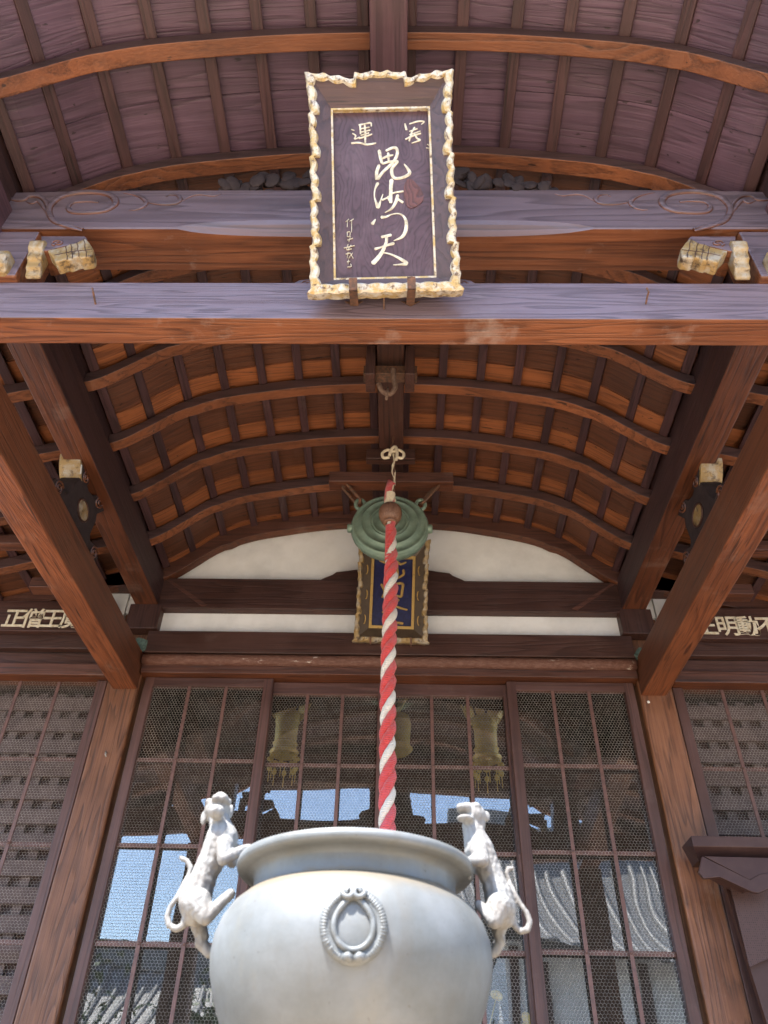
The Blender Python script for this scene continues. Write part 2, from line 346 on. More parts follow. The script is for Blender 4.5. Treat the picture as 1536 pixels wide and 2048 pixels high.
# longitudinal battens
BX = [.09, .285, .485, .675, .87, 1.055, 1.225, 1.37, 1.55, 1.74, 1.93, 2.12, 2.32]
for bx in BX:
    for sx in (-1, 1):
        sl = (zr(bx + .03) - zr(bx - .03)) / .06; ang = math.atan(sl); mb = MB()
        c_, s_ = math.cos(ang), math.sin(ang); z0 = zr(bx) + .066 / max(.6, c_); q = []
        for u, v in ((-.022, 0), (.022, 0), (.022, .028), (-.022, .028)):
            q.append(Vector((sx * (bx + u * c_ - v * s_), .79, z0 + u * s_ + v * c_)))
        mb.prism(q, (0, 3.25, 0)).build('batten', BATT, roof, bevel=.003)
# planks, running across, lapped
lay = []; y = .78
for a, b in zip([.78] + [q + .062 for q in RY], RY + [3.97]):
    wd = b - a
    if wd < .1: continue
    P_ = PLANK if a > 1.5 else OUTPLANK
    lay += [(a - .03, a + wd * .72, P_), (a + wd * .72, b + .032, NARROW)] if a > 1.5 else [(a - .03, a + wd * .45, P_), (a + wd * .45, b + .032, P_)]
for a, b, m_ in lay:
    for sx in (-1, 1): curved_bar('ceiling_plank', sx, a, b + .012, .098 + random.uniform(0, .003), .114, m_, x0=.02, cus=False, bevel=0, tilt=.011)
# ridge beam
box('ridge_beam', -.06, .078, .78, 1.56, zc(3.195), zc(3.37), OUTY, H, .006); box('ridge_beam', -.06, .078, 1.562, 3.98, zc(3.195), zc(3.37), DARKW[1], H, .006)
# bargeboard and pendant at the open gable
hafu = MB(); xs = arc_strip(0, 2.75, .06)
for sx in (-1, 1): curved_bar('bargeboard', sx, .70, .775, .01, .34, DARKW[0], x0=0.0, x1=2.75, cus=False, parent=H)
pend = catmull([(-.02, 0, 3.3), (-.62, 0, 3.22), (-.52, 0, 3.14), (-.33, 0, 3.17), (-.30, 0, 3.07), (-.15, 0, 3.04), (-.10, 0, 2.93), (0, 0, 2.88), (.10, 0, 2.93), (.15, 0, 3.04), (.30, 0, 3.07), (.33, 0, 3.17), (.52, 0, 3.14), (.62, 0, 3.22), (.02, 0, 3.3)], 5)
MB().prism([(p.x, .62, zc(p.z * .6 + 1.6)) for p in pend], (0, .06, 0)).build('gable_pendant', DARKW[0], H, bevel=.004)
# purlins
for sx in (-1, 1):
    a, b = sorted((sx * 1.375, sx * 1.515))
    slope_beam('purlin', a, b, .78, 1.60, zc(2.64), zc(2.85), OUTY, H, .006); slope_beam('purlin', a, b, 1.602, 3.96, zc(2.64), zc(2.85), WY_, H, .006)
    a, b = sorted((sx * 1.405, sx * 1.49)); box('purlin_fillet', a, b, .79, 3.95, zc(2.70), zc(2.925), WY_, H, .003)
# tie beams
for sx in (-1, 1):
    a, b = sorted((sx * 1.405, sx * 1.545))
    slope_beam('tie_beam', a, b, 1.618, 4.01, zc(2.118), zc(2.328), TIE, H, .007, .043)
# front posts carry the tie beams
for sx in (-1, 1):
    a, b = sorted((sx * 1.36, sx * 1.56)); box('porch_post', a, b, 1.48, 1.66, .0, zc(2.012), POST, H, .01)
fb = box('front_beam', -2.1, 2.1, 1.51, 1.613, zc(2.112), zc(2.312), GREYW, H, .004)
for px_, py_, lean in ((192, 606, .35), (768, 616, -.1), (1291, 606, .25)):
    p = WY(px_, py_, 1.51)
    MB().tube([p + Vector((0, .01, -.008)), p + Vector((0, -.02, 0)), p + Vector((.004 * lean, -.04, .003)), p + Vector((-.012 * lean, -.044, .018))], .0032, 6).build('bent_nail', IRON, fb)
# rainbow beam with chamfer
mb = MB(); xs = [-1.85 + 3.7 * i / 80 for i in range(81)]
for x in xs:
    t_ = max(0, 1 - (abs(x + .005) / .72) ** 4) if abs(x + .005) < .72 else 0
    c1 = .012 + .045 * t_ ** .6; c2 = .004 + .03 * t_ ** .6; drop = .018 * max(0, (abs(x) - .85) / .6) ** 2
    Y0, Y1, Z0, Z1 = 1.475, 1.643, zc(2.599) - 0, zc(2.871)
    mb.v += [(x, Y0, Z1 - drop), (x, Y0, Z0 + c1), (x, Y0 + .006 * (t_ > 0), Z0 + c1 * .62), (x, Y0 + c2, Z0), (x, Y1, Z0), (x, Y1, Z1 - drop)]
for i in range(80):
    a = i * 6; mb.f += [(a + j, a + (j + 1) % 6, a + 6 + (j + 1) % 6, a + 6 + j) for j in range(6)]
n = len(mb.v); mb.f += [tuple(range(6)), tuple(range(n - 1, n - 7, -1))]
koryo = mb.build('rainbow_beam', GREYW, H)
def crop(ox, oy, s): return lambda x, y: (ox + x / s, oy + y / s)
def carve(lines, f, mirror, Y, parent, mat, k=.0036):
    for pts, ws in lines:
        P = []
        for (x, y) in pts:
            q = WY(*f(x, y), Y); P.append(Vector((-q.x + .012 if mirror else q.x, Y - .0005, q.z)))
        m = len(P); W_ = [ws[0] + (ws[1] - ws[0]) * math.sin(math.pi * i / (m - 1)) for i in range(m)] if len(ws) == 2 else ws
        C = catmull(P, 6); Wc = [W_[min(m - 1, int(i / 6))] * (1 - (i % 6) / 6) + W_[min(m - 1, int(i / 6) + 1)] * ((i % 6) / 6) for i in range(len(C))]
        MB().tube(C, [x * k for x in Wc], 8, flat=.6).build('carved_scroll', mat, parent, smooth=True)
KL = [([(65, 80), (100, 110), (170, 112), (215, 85), (290, 88), (335, 125), (350, 165)], (1.5, 3)),
      ([(190, 118), (235, 135), (275, 118), (300, 135), (320, 165), (345, 205)], (1, 2.6)),
      ([(720, 128), (640, 120), (540, 130), (500, 165), (530, 200), (640, 205), (770, 190), (845, 140), (820, 85), (720, 58), (580, 58), (450, 90), (375, 150), (360, 200), (385, 255), (430, 285), (500, 292), (560, 305), (608, 322)], (1.5, 4)),
      ([(375, 215), (410, 270), (480, 300), (540, 318), (600, 335)], (1, 3)),
      ([(905, 58), (990, 75), (1045, 100), (1070, 130), (1050, 160), (990, 182), (945, 182)], (.8, 2.6)),
      ([(1070, 105), (1100, 130), (1180, 142), (1280, 138), (1320, 110), (1300, 78), (1240, 72), (1215, 88)], (.8, 2.6)),
      ([(1330, 120), (1390, 85), (1460, 70), (1560, 80), (1620, 65)], (.5, 2))]
f1 = crop(0, 370, 3.657)
for mir in (False, True): carve(KL, f1, mir, 1.475, koryo, GREYW)
PEONY = simple('grimy_carving_wood', (.034, .024, .026), .75, scale=25, c2=(.05, .036, .037), bump=.3, spec=.2)
# peony carving standing on the rainbow beam
def petal(mb, c, ln, wd, ang, tilt, th=.012):
    mt = Matrix.Rotation(ang, 3, 'Y') @ Matrix.Rotation(tilt, 3, 'X')
    mb.ball(Vector(c) + mt @ Vector((0, 0, ln * .5)), (wd, th, ln * .55), 10, 6, mt)
for sx in (-1, 1):
    mb = MB(); rnd = random.Random(3 + sx)
    for k in range(46):
        u = rnd.random() ** .8; x = sx * (.20 + .44 * u); hmax = .17 * (1 - u) + .03
        petal(mb, (x, 1.492 + rnd.uniform(-.014, .012), zc(2.862) + rnd.random() ** .7 * hmax), rnd.uniform(.05, .095) * (1.15 - .5 * u), rnd.uniform(.018, .034), rnd.uniform(-1.3, 1.3), rnd.uniform(-.4, .4), .007)
    mb.ball((sx * .27, 1.492, zc(3.03)), (.05, .018, .045)); mb.ball((sx * .36, 1.49, zc(2.95)), (.055, .018, .045))
    mb.build('peony_carving', PEONY, H, smooth=True)
mb = MB().prism([(-.3, 1.538, zc(2.867)), (.3, 1.538, zc(2.867)), (.2, 1.538, zc(2.941)), (.08, 1.538, zc(2.996)), (-.08, 1.538, zc(2.996)), (-.2, 1.538, zc(2.941))], (0, .07, 0)); mb.build('strut_carving', DARKW[0], H, bevel=.004)
# cloud arms on the front beam behind the plaque
for sx in (-1, 1):
    o = [(0.109, 2.314), (0.272, 2.314), (0.306, 2.33), (0.312, 2.353), (0.294, 2.373), (0.253, 2.382), (0.199, 2.389), (0.109, 2.389)]
    ob = MB().prism([(sx * (x) + .005, 1.538, zc(z)) for x, z in o], (0, .06, 0)).build('cloud_bracket', GREYW, H, bevel=.006)
    sp = [Vector((sx * (.258 + .027 * (1 - k / 22) * math.cos(k * .55)) + .005, 1.538, zc(2.349 + .020 * (1 - k / 22) * math.sin(k * .55)))) for k in range(22)]
    MB().tube(sp, .004, 6).build('carved_scroll', GREYW, ob, smooth=True)
# carved bracket clusters with gilded noses
f6 = crop(0, 370, 3.657)
for mir in (False, True):
    mx = (lambda p: Vector((-p.x + .012, p.y, p.z))) if mir else (lambda p: p)
    box('bracket_block', *(sorted((mx(Vector((-1.44, 0, 0))).x, mx(Vector((-1.235, 0, 0))).x))), 1.484, 1.629, zc(2.314), zc(2.596), GREYW, H, .008)
    arm = MB().prism([mx(WY(*f6(x, y), 1.448)) for x, y in ((300, 372), (620, 372), (640, 395), (600, 415), (560, 428), (500, 440), (430, 455), (340, 478), (300, 480))], (0, .10, 0)).build('bracket_arm', GREYW, H, bevel=.004)
    sp = [mx(WY(*f6(425 + 48 * (1 - k / 20) * math.cos(k * .5 + 2.2), 425 + 24 * (1 - k / 20) * math.sin(k * .5 + 2.2)), 1.447)) for k in range(20)]
    MB().tube(sp, .004, 6).build('carved_scroll', GREYW, arm, smooth=True)
    top = [(345, 475), (400, 465), (455, 452), (480, 446), (505, 432), (540, 425), (560, 420), (590, 402), (625, 388), (652, 418), (680, 462)]
    bot = [(678, 500), (660, 520), (625, 525), (585, 532), (575, 520), (545, 528), (520, 540), (490, 548), (478, 540), (440, 555), (405, 562), (390, 530)]
    MB().prism([mx(WY(*f6(x, y), 1.434)) for x, y in top + bot], (0, .05, 0)).build('gilded_nose', GOLDD, arm, bevel=.006)
    for (xa, ya), (xb, yb) in (((478, 446), (492, 546)), ((518, 430), (530, 536)), ((562, 420), (577, 522)), ((612, 395), (632, 524)), ((400, 512), (520, 488)), ((520, 488), (676, 470))):
        MB().tube([mx(WY(*f6(xa + (xb - xa) * k / 4 + (4 if k % 2 else -2), ya + (yb - ya) * k / 4), 1.4335)) for k in range(5)], .0014, 5).build('carved_groove', DARKW[0], arm)
    # nose pointing out towards the steps
    base = mx(Vector((-1.205, 0, 0))).x; sgn = 1 if not mir else -1
    prof = [(1.502, 2.314), (1.488, 2.316), (1.482, 2.335), (1.470, 2.341), (1.466, 2.366), (1.452, 2.372), (1.448, 2.398), (1.434, 2.405), (1.428, 2.432), (1.436, 2.452), (1.452, 2.455), (1.462, 2.44), (1.476, 2.452), (1.502, 2.462)]
    MB().prism([(base, yy, zc(z)) for yy, z in prof], (sgn * .052, 0, 0)).build('gilded_nose', GOLDD, H, bevel=.006)
    prof = [(1.502, 2.314), (1.475, 2.315), (1.448, 2.33), (1.434, 2.362), (1.439, 2.398), (1.502, 2.407)]
    MB().prism([(base - sgn * .055, yy, zc(z)) for yy, z in prof], (-sgn * .07, 0, 0)).build('gilded_nose', GOLDD, H, bevel=.012)
# carved boards between tie beam and purlin
f8 = crop(0, 880, 3.938)
XI = -1.435
OUT = [(640, 112), (655, 180), (672, 250), (700, 300), (705, 340), (690, 358), (700, 400), (735, 440), (770, 432), (800, 460), (838, 535), (820, 560), (765, 585), (757, 640), (735, 690), (712, 745), (712, 795), (742, 815), (770, 850), (772, 915), (755, 965), (735, 975), (640, 880), (560, 740), (470, 560), (400, 430), (370, 360), (400, 320), (440, 300), (480, 320), (505, 380), (520, 430), (560, 400), (600, 330), (634, 300)]
for mir in (False, True):
    mx = (lambda p: Vector((-p.x + .012, p.y, p.z))) if mir else (lambda p: p)
    sg = -1 if not mir else 1
    cb = MB().prism([mx(WX(*f8(x, y), XI)) for x, y in OUT], (sg * .095, 0, 0)).build('carved_brace', PEONY, H, bevel=.005)
    ov = [mx(WX(*f8(648 + 40 * math.cos(a), 555 + 88 * math.sin(a) + 22 * math.cos(a)), XI)) for a in [2 * math.pi * k / 24 for k in range(24)]]
    MB().prism([p - Vector((sg * .004, 0, 0)) for p in ov], (sg * .002, 0, 0)).build('gilded_inlay', GOLDD, cb)
    MB().tube([p - Vector((sg * .004, 0, 0)) for p in ov], .005, 6, closed=True).build('inlay_rim', DARKW[1], cb, smooth=True)
    for cx, cy, rx, ry in ((675, 300, 26, 50), (785, 500, 42, 52), (738, 890, 30, 55), (462, 380, 36, 65)):
        sp = [mx(WX(*f8(cx + rx * (1 - k / 26) * math.cos(-k * .5), cy + ry * (1 - k / 26) * math.sin(-k * .5)), XI)) - Vector((sg * .001, 0, 0)) for k in range(24)]
        MB().tube(sp, .005, 6).build('carved_scroll', GREYW, cb, smooth=True)
    cap = [(486, 88), (560, 88), (640, 108), (652, 180), (648, 250), (634, 300), (560, 292), (484, 265), (478, 180)]
    # gilded front end of the brace
    e0 = mx(WX(*f8(640, 112), XI)); e1 = mx(WX(*f8(634, 300), XI)); cv = []
    for k in range(7):
        q = e0.lerp(e1, k / 6) + Vector((0, -.012 * math.sin(math.pi * k / 6) - .004, 0)); cv.append(q)
    back = [q + Vector((0, .03, 0)) for q in reversed(cv)]
    MB().prism([q - Vector((sg * .002, 0, 0)) for q in cv + back], (sg * .101, 0, 0)).build('gilded_nose', GOLDD, cb, bevel=.003)
# main wall ------------------------------------------------------------
for sx in (-1, 1):
    a, b = sorted((sx * 1.40 - (.0 if sx > 0 else 0), sx * 1.585)); box('wall_post', a, b, 4.0, 4.2, .0, zc(2.62), POST, H, .012)
    a, b = sorted((sx * 1.35, sx * 1.54)); box('post_head', a, b, 3.92, 3.998, zc(2.468), zc(2.638), DARKW[2], H, .006)
for q in ((-1.40, 1.40, 3.985, 4.05, zc(2.40), zc(3.36)), (-2.9, -1.59, 3.985, 4.05, zc(2.40), zc(2.80)), (1.59, 2.9, 3.985, 4.05, zc(2.40), zc(2.80)), (-2.9, -1.405, 3.987, 4.04, zc(2.803), zc(3.1)), (1.405, 2.9, 3.987, 4.04, zc(2.803), zc(3.1)), (-1.588, -1.405, 3.9995, 4.04, zc(2.625), zc(2.80)), (1.405, 1.588, 3.9995, 4.04, zc(2.625), zc(2.80))): box('plaster_panel', *q, PLASTER, H, 0)
box('gable_beam', -1.395, 1.395, 3.925, 3.984, zc(2.612), zc(2.832), DARKW[0], H, .006)
for sx in (-1, 1):
    P = [(sx * 1.36 + .0, 2.815), (sx * 1.34, 2.82), (sx * 1.08, 2.635), (sx * 1.11, 2.625)]
    MB().prism([(x, 3.9215, zc(z)) for x, z in P], (0, .003, 0)).build('beam_chamfer', WX_, H)
hump = [(-.46, 2.834), (-.42, 2.86), (-.37, 2.885), (-.35, 2.905), (-.28, 2.915), (-.23, 2.925), (-.15, 2.93)]
hump = hump + [(-x, z) for x, z in reversed(hump)]
MB().prism([(x + .02, 3.945, zc(z)) for x, z in hump], (0, .039, 0)).build('frog_leg_strut', DARKW[0], H, bevel=.006)
lint = box('head_beam', -1.398, 1.398, 3.935, 3.984, zc(2.318), zc(2.463), DARKW[0], H, .006)
mb = MB(); mb.tube([(-1.395 + 2.79 * k / 60, 3.955, zc(2.283) + random.uniform(-.0015, .0015)) for k in range(61)], .033, 12); mb.build('lintel_moulding', PEEL, H, smooth=True)
box('lintel', -1.398, 1.398, 3.965, 4.10, zc(2.205), zc(2.262), WX_, H, .005)
for sx in (-1, 1):                                  # copper nail-head plates
    q = WY(278 if sx < 0 else 1287, 1290 if sx < 0 else 1310, 3.93)
    P = [(q.x + .045 * math.cos(a) * (1 + .18 * (k % 2)), q.y, q.z + .045 * math.sin(a) * (1 + .18 * (k % 2))) for k, a in enumerate([2 * math.pi * k / 10 for k in range(10)])]
    MB().prism(P, (0, .012, 0)).build('copper_plate', COPPER, H)
    # side bay beams
    a, b = sorted((sx * 1.59, sx * 3.3))
    box('side_head_beam', a, b, 3.935, 3.983, zc(2.335), zc(2.455), DARKW[0], H, .005)
    box('side_lintel', a, b, 3.975, 4.09, zc(2.255), zc(2.331), DARKW[0], H, .005)
    box('side_lintel', a, b, 3.955, 4.09, zc(2.178), zc(2.252), WX_, H, .005)
    box('side_eave_beam', *sorted((sx * 1.517, sx * 3.3)), 3.90, 3.984, zc(2.75), zc(3.0), DARKW[0], H, .005)
    a, b = sorted((sx * 1.66, sx * 2.5)); yy = 3.62
    box('eave_strut', *sorted((sx * 1.60, sx * 1.985)), 3.56, 3.64, zc(2.50), zc(2.565), WX_, H, .004)
    box('eave_rail', *sorted((sx * 1.62, sx * 2.7)), 3.30, 3.37, zc(2.60), zc(2.66), WX_, H, .004)

q = WY(213, 1508, 4.0); MB().tube([q + Vector((0, .01, 0)), q + Vector((0, -.02, .004)), q + Vector((.004, -.026, -.012)), q + Vector((.008, -.016, -.022))], .004, 6).build('screw_hook', WIRE, H, smooth=True)
q = WY(1297, 1404, 4.0); MB().ball(q, (.008, .006, .008)).build('porcelain_nail', PLASTER, H, smooth=True)
q = WX(160, 948, -1.405); MB().prism([q, q + Vector((0, .006, .01)), q + Vector((0, -.012, .045)), q + Vector((0, -.022, .04))], (.002, 0, 0)).build('paper_scrap', PLASTER, H)
# netting mesh ----------------------------------------------------------
def netting(x0, x1, z0, z1, y, p=.0162, r=.0006):
    mb = MB(); h = p / math.sqrt(3) * .95; rowh = h * 1.5; row = 0; z = z0
    def seg(a, b):
        d = (b - a).normalized(); n1 = Vector((d.z, 0, -d.x)); n = len(mb.v)
        for q in (a, b):
            mb.v += [tuple(q + n1 * r), tuple(q - n1 * r), tuple(q + Vector((0, -r * 1.6, 0)))]
        mb.f.extend([(n, n + 2, n + 5, n + 3), (n + 2, n + 1, n + 4, n + 5), (n + 1, n, n + 3, n + 4)])
    rr = random.Random(5)
    while z < z1:
        ox = (row % 2) * p / 2; x = x0 + ox
        while x < x1 - p * .4:
            w1 = lambda X, Zz: Vector((X + .0011 * noise.noise((X * 30, Zz * 30, 3)), y, Zz + .0011 * noise.noise((X * 30, Zz * 30, 9))))
            a = w1(x, z); b = w1(x, z + h); seg(a, b)
            seg(b, w1(x - p / 2, z + h * 1.5)); seg(b, w1(x + p / 2, z + h * 1.5)); x += p
        z += rowh; row += 1
    return mb
Z0, Z1 = .95, zc(2.200)
WD = .672; DX = [-1.375, -.700, -.006, .668]
RAILS = [1.722, 1.283, .846, .41, -.02, -.40]
def bar_set(d, xa, xb, y, ncol, ztop, rails):
    for k in range(1, ncol):
        xx = xa + (xb - xa) * k / ncol
        b = box('lattice_bar', xx - .0095, xx + .0095, y - .012, y - .004, Z0 + .02, ztop, BARS, d, .0015)
        for zr_ in rails: MB().ball((xx, y - .012, zc(zr_)), (.008, .006, .008), 8, 5).build('rivet', BARS, d, smooth=True)
    for zr_ in rails: box('lattice_rail', xa, xb, y + .004, y + .012, zc(zr_) - .011, zc(zr_) + .011, BARS, d, .0015)
net0 = None; glass0 = None
for i, x0 in enumerate(DX):
    x1 = x0 + WD + (.03 if i in (0, 2) else .0); inner = i in (1, 2); yf = 4.055 if inner else 4.015
    x1 = [-.648, -.002, .702, 1.375][i]; 
    st = .052; top = zc(2.203); tr = .055 if not inner else .075
    d = MB().box(x0, x1, yf, yf + .035, top - tr, top).build('door_panel', DOOR[0], H, bevel=.004)
    box('stile', x0 - .001, x0 + st, yf - .003, yf + .04, Z0, top, DOOR[1], d, .004)
    box('stile', x1 - st, x1 + .001, yf - .003, yf + .04, Z0, top, DOOR[1], d, .004)
    box('bottom_rail', x0 + st, x1 - st, yf, yf + .035, Z0, Z0 + .12, DOOR[0], d, .004)
    xa, xb = x0 + st, x1 - st
    bar_set(d, xa, xb, yf + .012, 3, top - tr, RAILS)
    netting(xa, xb, Z0 + .12, top - tr, yf + .010).build('wire_netting', WIRE, d)['kind'] = 'stuff'
    ti = [R(.5), R(.15), R(-.2), R(-.9)][i]; tz = [R(.6), R(-.5), R(.4), R(-.9)][i]
    cx, cy, cz_ = (x0 + x1) / 2, yf + .03, 2.2
    mt = Matrix.Rotation(ti, 3, 'X') @ Matrix.Rotation(tz, 3, 'Z')
    hw, hh = (xb - xa) / 2 + .01, (top - Z0) / 2
    mb = MB().box(-hw, hw, -.0015, .0015, -hh, hh); mb.v = [tuple(mt @ Vector(v) + Vector((cx, cy + .012, (top + Z0) / 2))) for v in mb.v]
    mb.build('glass_pane', GLASS, d)
    if i == 2: box('finger_pull', x1 - .045, x1 - .01, yf - .007, yf - .0035, zc(1.195), zc(1.275), BARS, d, .004)
# side bays: netting, bars, timber lattice behind
for sx in (-1, 1):
    a, b = sorted((sx * 1.59, sx * 3.0)); top = zc(2.175)
    box('side_jamb', *sorted((sx * 1.588, sx * 1.645)), 4.01, 4.09, Z0, top, DOOR[1], H, .004)
    a, b = sorted((sx * 1.645, sx * 2.9))
    sp = MB().box(a, b, 4.02, 4.06, Z0, Z0 + .1).build('side_screen', DOOR[0], H, bevel=.003)
    bar_set(sp, *( (1.645, 2.76) if sx > 0 else (-2.76, -1.645)), 4.04, 5, top, RAILS)
    netting(a, b, Z0 + .1, top, 4.036).build('wire_netting', WIRE, sp)['kind'] = 'stuff'
    lat = MB().box(a, b, 4.20, 4.215, Z0, top).build('timber_lattice', DARKW[0], H)
    LW = simple('lattice_wood', (.15, .11, .108), .7, scale=9, c2=(.10, .07, .07)) if sx < 0 else LW
    n_ = 0; zz = Z0 + .05
    while zz < top:
        box('lattice_slat', a, b, 4.15, 4.175, zz, zz + .078, LW, lat, .003); zz += .128; n_ += 1
    xx = a + .03
    while xx < b:
        box('lattice_slat', xx, xx + .05, 4.176, 4.199, Z0, top, LW, lat, .003); xx += .105
# interior of the hall
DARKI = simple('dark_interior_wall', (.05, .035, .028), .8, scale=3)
for q in ((-4, 4, 9.0, 9.1, .9, 5.2), (-4.1, -4, 6.6, 9.1, .9, 5.2), (4, 4.1, 6.6, 9.1, .9, 5.2)): box('interior_wall', *q, DARKI, H, 0)  # side walls stop short, openings added to let daylight onto the gold
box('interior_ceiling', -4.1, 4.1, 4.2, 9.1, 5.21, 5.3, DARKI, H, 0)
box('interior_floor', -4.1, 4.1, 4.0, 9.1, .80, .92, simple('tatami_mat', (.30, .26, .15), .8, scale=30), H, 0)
box('veranda', -3.2, 3.2, 3.35, 4.0, .80, .90, WX_, H, .01)
for k in range(4): box('stone_step', -1.3, 1.3, 2.05 + .32 * k, 2.37 + .32 * k, 0, .2 * (k + 1), GRAN, H, .01)
for k in range(3): box('interior_beam', -3.9, 3.9, 5.6 + k * .95, 5.8 + k * .95, zc(3.05), zc(3.3), DARKW[0], H, .01)
for sx in (-1, 1):
    box('side_eave', *sorted((sx * 2.7, sx * 5)), .9, 4.3, zc(2.5), zc(2.56), DARKW[0], H, 0)
    box('outer_wall', *sorted((sx * 2.91, sx * 4.1)), 4.0, 4.19, 0, zc(2.9), PLASTER, H, 0)
MB().box(-4.6, 4.6, 4.16, 9.4, zc(3.75), zc(4.1)).build('main_roof', DARKW[0], H)
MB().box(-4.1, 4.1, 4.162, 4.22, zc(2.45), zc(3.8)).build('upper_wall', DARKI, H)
# ------------------------------------------------------------------ iron hook on the ridge
for sx in (-1, 1):
    cx = .008 + sx * .098
    box('hanger_cheek', cx - .024, cx + .024, 2.50, 2.62, zc(3.045), zc(3.27), DARKW[2], H, .004)
hb = box('hanger_bar', -.125, .143, 2.53, 2.59, zc(3.085), zc(3.145), IRON, H, .003)
IRONL = simple('dusty_iron', (.25, .16, .115), .75, .1, scale=60, c2=(.16, .09, .06), bump=.4)
hp = catmull([(.022, 2.515, zc(3.10)), (.028, 2.515, zc(3.02)), (.034, 2.515, zc(2.955)), (.008, 2.515, zc(2.912)), (-.028, 2.515, zc(2.935)), (-.046, 2.515, zc(2.985))], 6)
MB().tube(hp, .0125, 8).tube([(.0, 2.51, zc(2.95)), (-.003, 2.508, zc(2.91)), (-.006, 2.505, zc(2.862))], .007, 6).build('iron_hook', IRONL, hb, smooth=True)
box('ridge_cleat', -.13, .145, 3.16, 3.21, zc(3.115), zc(3.19), DARKW[0], H, .004)
bar = box('bell_hanger_beam', -.335, .357, 3.21, 3.29, zc(2.985), zc(3.06), WX_, H, .005)

# ------------------------------------------------------------------ gong bell
BC = Vector((.009, 3.25, zc(2.685)))
bell = thing('gong_bell', 'round green bronze gong bell with concentric rings behind the red and white rope', 'bell', BC + Vector((0, 0, -.21)))
def face(sgn):
    pr = [(.0, .060), (.044, .060), (.047, .064), (.051, .064), (.054, .059), (.085, .057), (.087, .061), (.091, .061), (.093, .0565), (.099, .056), (.101, .060), (.104, .060), (.106, .055), (.145, .050), (.147, .054), (.151, .0535), (.153, .049), (.160, .047), (.163, .042), (.188, .036), (.190, .039), (.198, .035), (.203, .018)]
    return [(r, sgn * -z) for r, z in pr]
MB().lathe(face(1), BC, 64, 'Y').build('bell_face', GREEN, bell, smooth=True)
MB().lathe(face(-1), BC, 64, 'Y').build('bell_face', GREEN, bell, smooth=True)
MB().lathe([(.203, -.018), (.207, -.012), (.207, .012), (.203, .018)], BC, 64, 'Y').build('rim_band', GREEN, bell, smooth=True)
for sx in (-1, 1):
    MB().lathe([(0, sx * .19), (.024, sx * .19), (.026, sx * .2), (.024, sx * .222), (.019, sx * .226), (.0, sx * .226)], BC + Vector((0, 0, -.005)), 20, 'X').build('bell_mouth_lug', GREEN, bell, smooth=True)
    c0 = BC + Vector((sx * .165, 0, .165)); ring = [c0 + Vector((.0, .0, 0)) + Vector((sx * .024 * math.cos(a) + .0, 0, .034 * math.sin(a))) for a in [2 * math.pi * k / 20 for k in range(20)]]
    MB().tube(ring, .011, 8, closed=True).build('bell_ear', GREEN, bell, smooth=True)
    e = Vector((.009 + sx * .255, 3.25, zc(2.985))); c1 = c0 + Vector((sx * .01, 0, .02))
    d = (e - c1); u = d.normalized(); nrm = Vector((0, 1, 0)) * .012 + u.cross(Vector((0, 1, 0))) * .012
    loop = []
    for k in range(24):
        a = 2 * math.pi * k / 24; loop.append((c1 + e) / 2 + u * (d.length / 2 + .012) * math.cos(a) * (1 if abs(math.cos(a)) < 1 else 1) + nrm * (1.0 if math.sin(a) > 0 else -1) * min(1, abs(math.sin(a)) * 2.2))
    MB().tube(loop, .009, 8, closed=True).build('chain_link', IRON, bell, smooth=True)
    MB().tube([e + Vector((0, 0, .012)), e + Vector((0, 0, -.004)), e + Vector((sx * .012, 0, -.016)), e + Vector((sx * .014, 0, -.002)), e + Vector((sx * .006, 0, .01))], .006, 6).build('staple', IRON, bell, smooth=True)

# ------------------------------------------------------------------ bell rope
RX, RYY = .014, 3.075
ropeT, ropeB = zc(2.70), zc(-.55)
rope = thing('bell_rope', 'thick twisted red and white bell rope hanging from the ridge beam', 'rope', (RX + .03, RYY, ropeB))
PITCH = .21
def strand(name, ph, mat, th_=1.04):
    pts, rad = [], []
    z = ropeT + .03; n = int((ropeT + .03 - ropeB) / PITCH * 20)
    for k in range(n + 1):
        zz = z - (z - ropeB) * k / n; th = 2 * math.pi * (zz - ropeB) / PITCH + ph + .45 * noise.noise((zz * 2.2, 1, 0))
        s = 1.0 + .0 * zz; top = max(0, (zz - zc(2.25)) / .45); r = .0185 * (1 - .42 * min(1, top)); off = .0172 * (1 - .5 * min(1, top))
        sway = .006 * noise.noise((zz * 1.7, 7, 0)) + .020 * (1 - (zz - ropeB) / (z - ropeB)) + .004 * math.sin(zz * 2)
        pts.append((RX + sway + off * math.cos(th), RYY + off * math.sin(th), zz)); rad.append(r * th_ * (1 + .04 * math.sin(k * 1.7 + ph) + .06 * noise.noise((zz * 6, ph, 0))))
    MB().tube(pts, rad, 12).build(name, mat, rope, smooth=True)
strand('red_strand', 0.3, RED); strand('red_strand', .3 + 2 * math.pi / 3, RED); strand('white_strand', .3 + 4 * math.pi / 3, WHITE, .9)
mb = MB()                                                           # red whipping below the wooden ball
for k in range(13):
    zz = zc(2.545 - .017 * k); mb.lathe([(.019, -.0095), (.0245, -.004), (.0245, .004), (.019, .0095)], (RX, RYY, zz), 18)
mb.build('red_whipping', RED, rope, smooth=True)
MB().lathe([(.019, -.066), (.034, -.067), (.037, -.06), (.034, -.055), (.046, -.045), (.057, -.022), (.060, .0), (.057, .022), (.046, .043), (.03, .055), (.015, .058)], (RX - .001, RYY, zc(2.635)), 36).build('wooden_ball', BALLW, rope, smooth=True)
MB().tube([(RX - .014, RYY, zc(2.68)), (RX - .016, RYY, zc(2.74)), (RX - .012, RYY, zc(2.80)), (RX - .004, RYY - .01, zc(2.845)), (RX + .01, RYY, zc(2.83))], .019, 12).build('red_loop', RED, rope, smooth=True)
mb = MB()
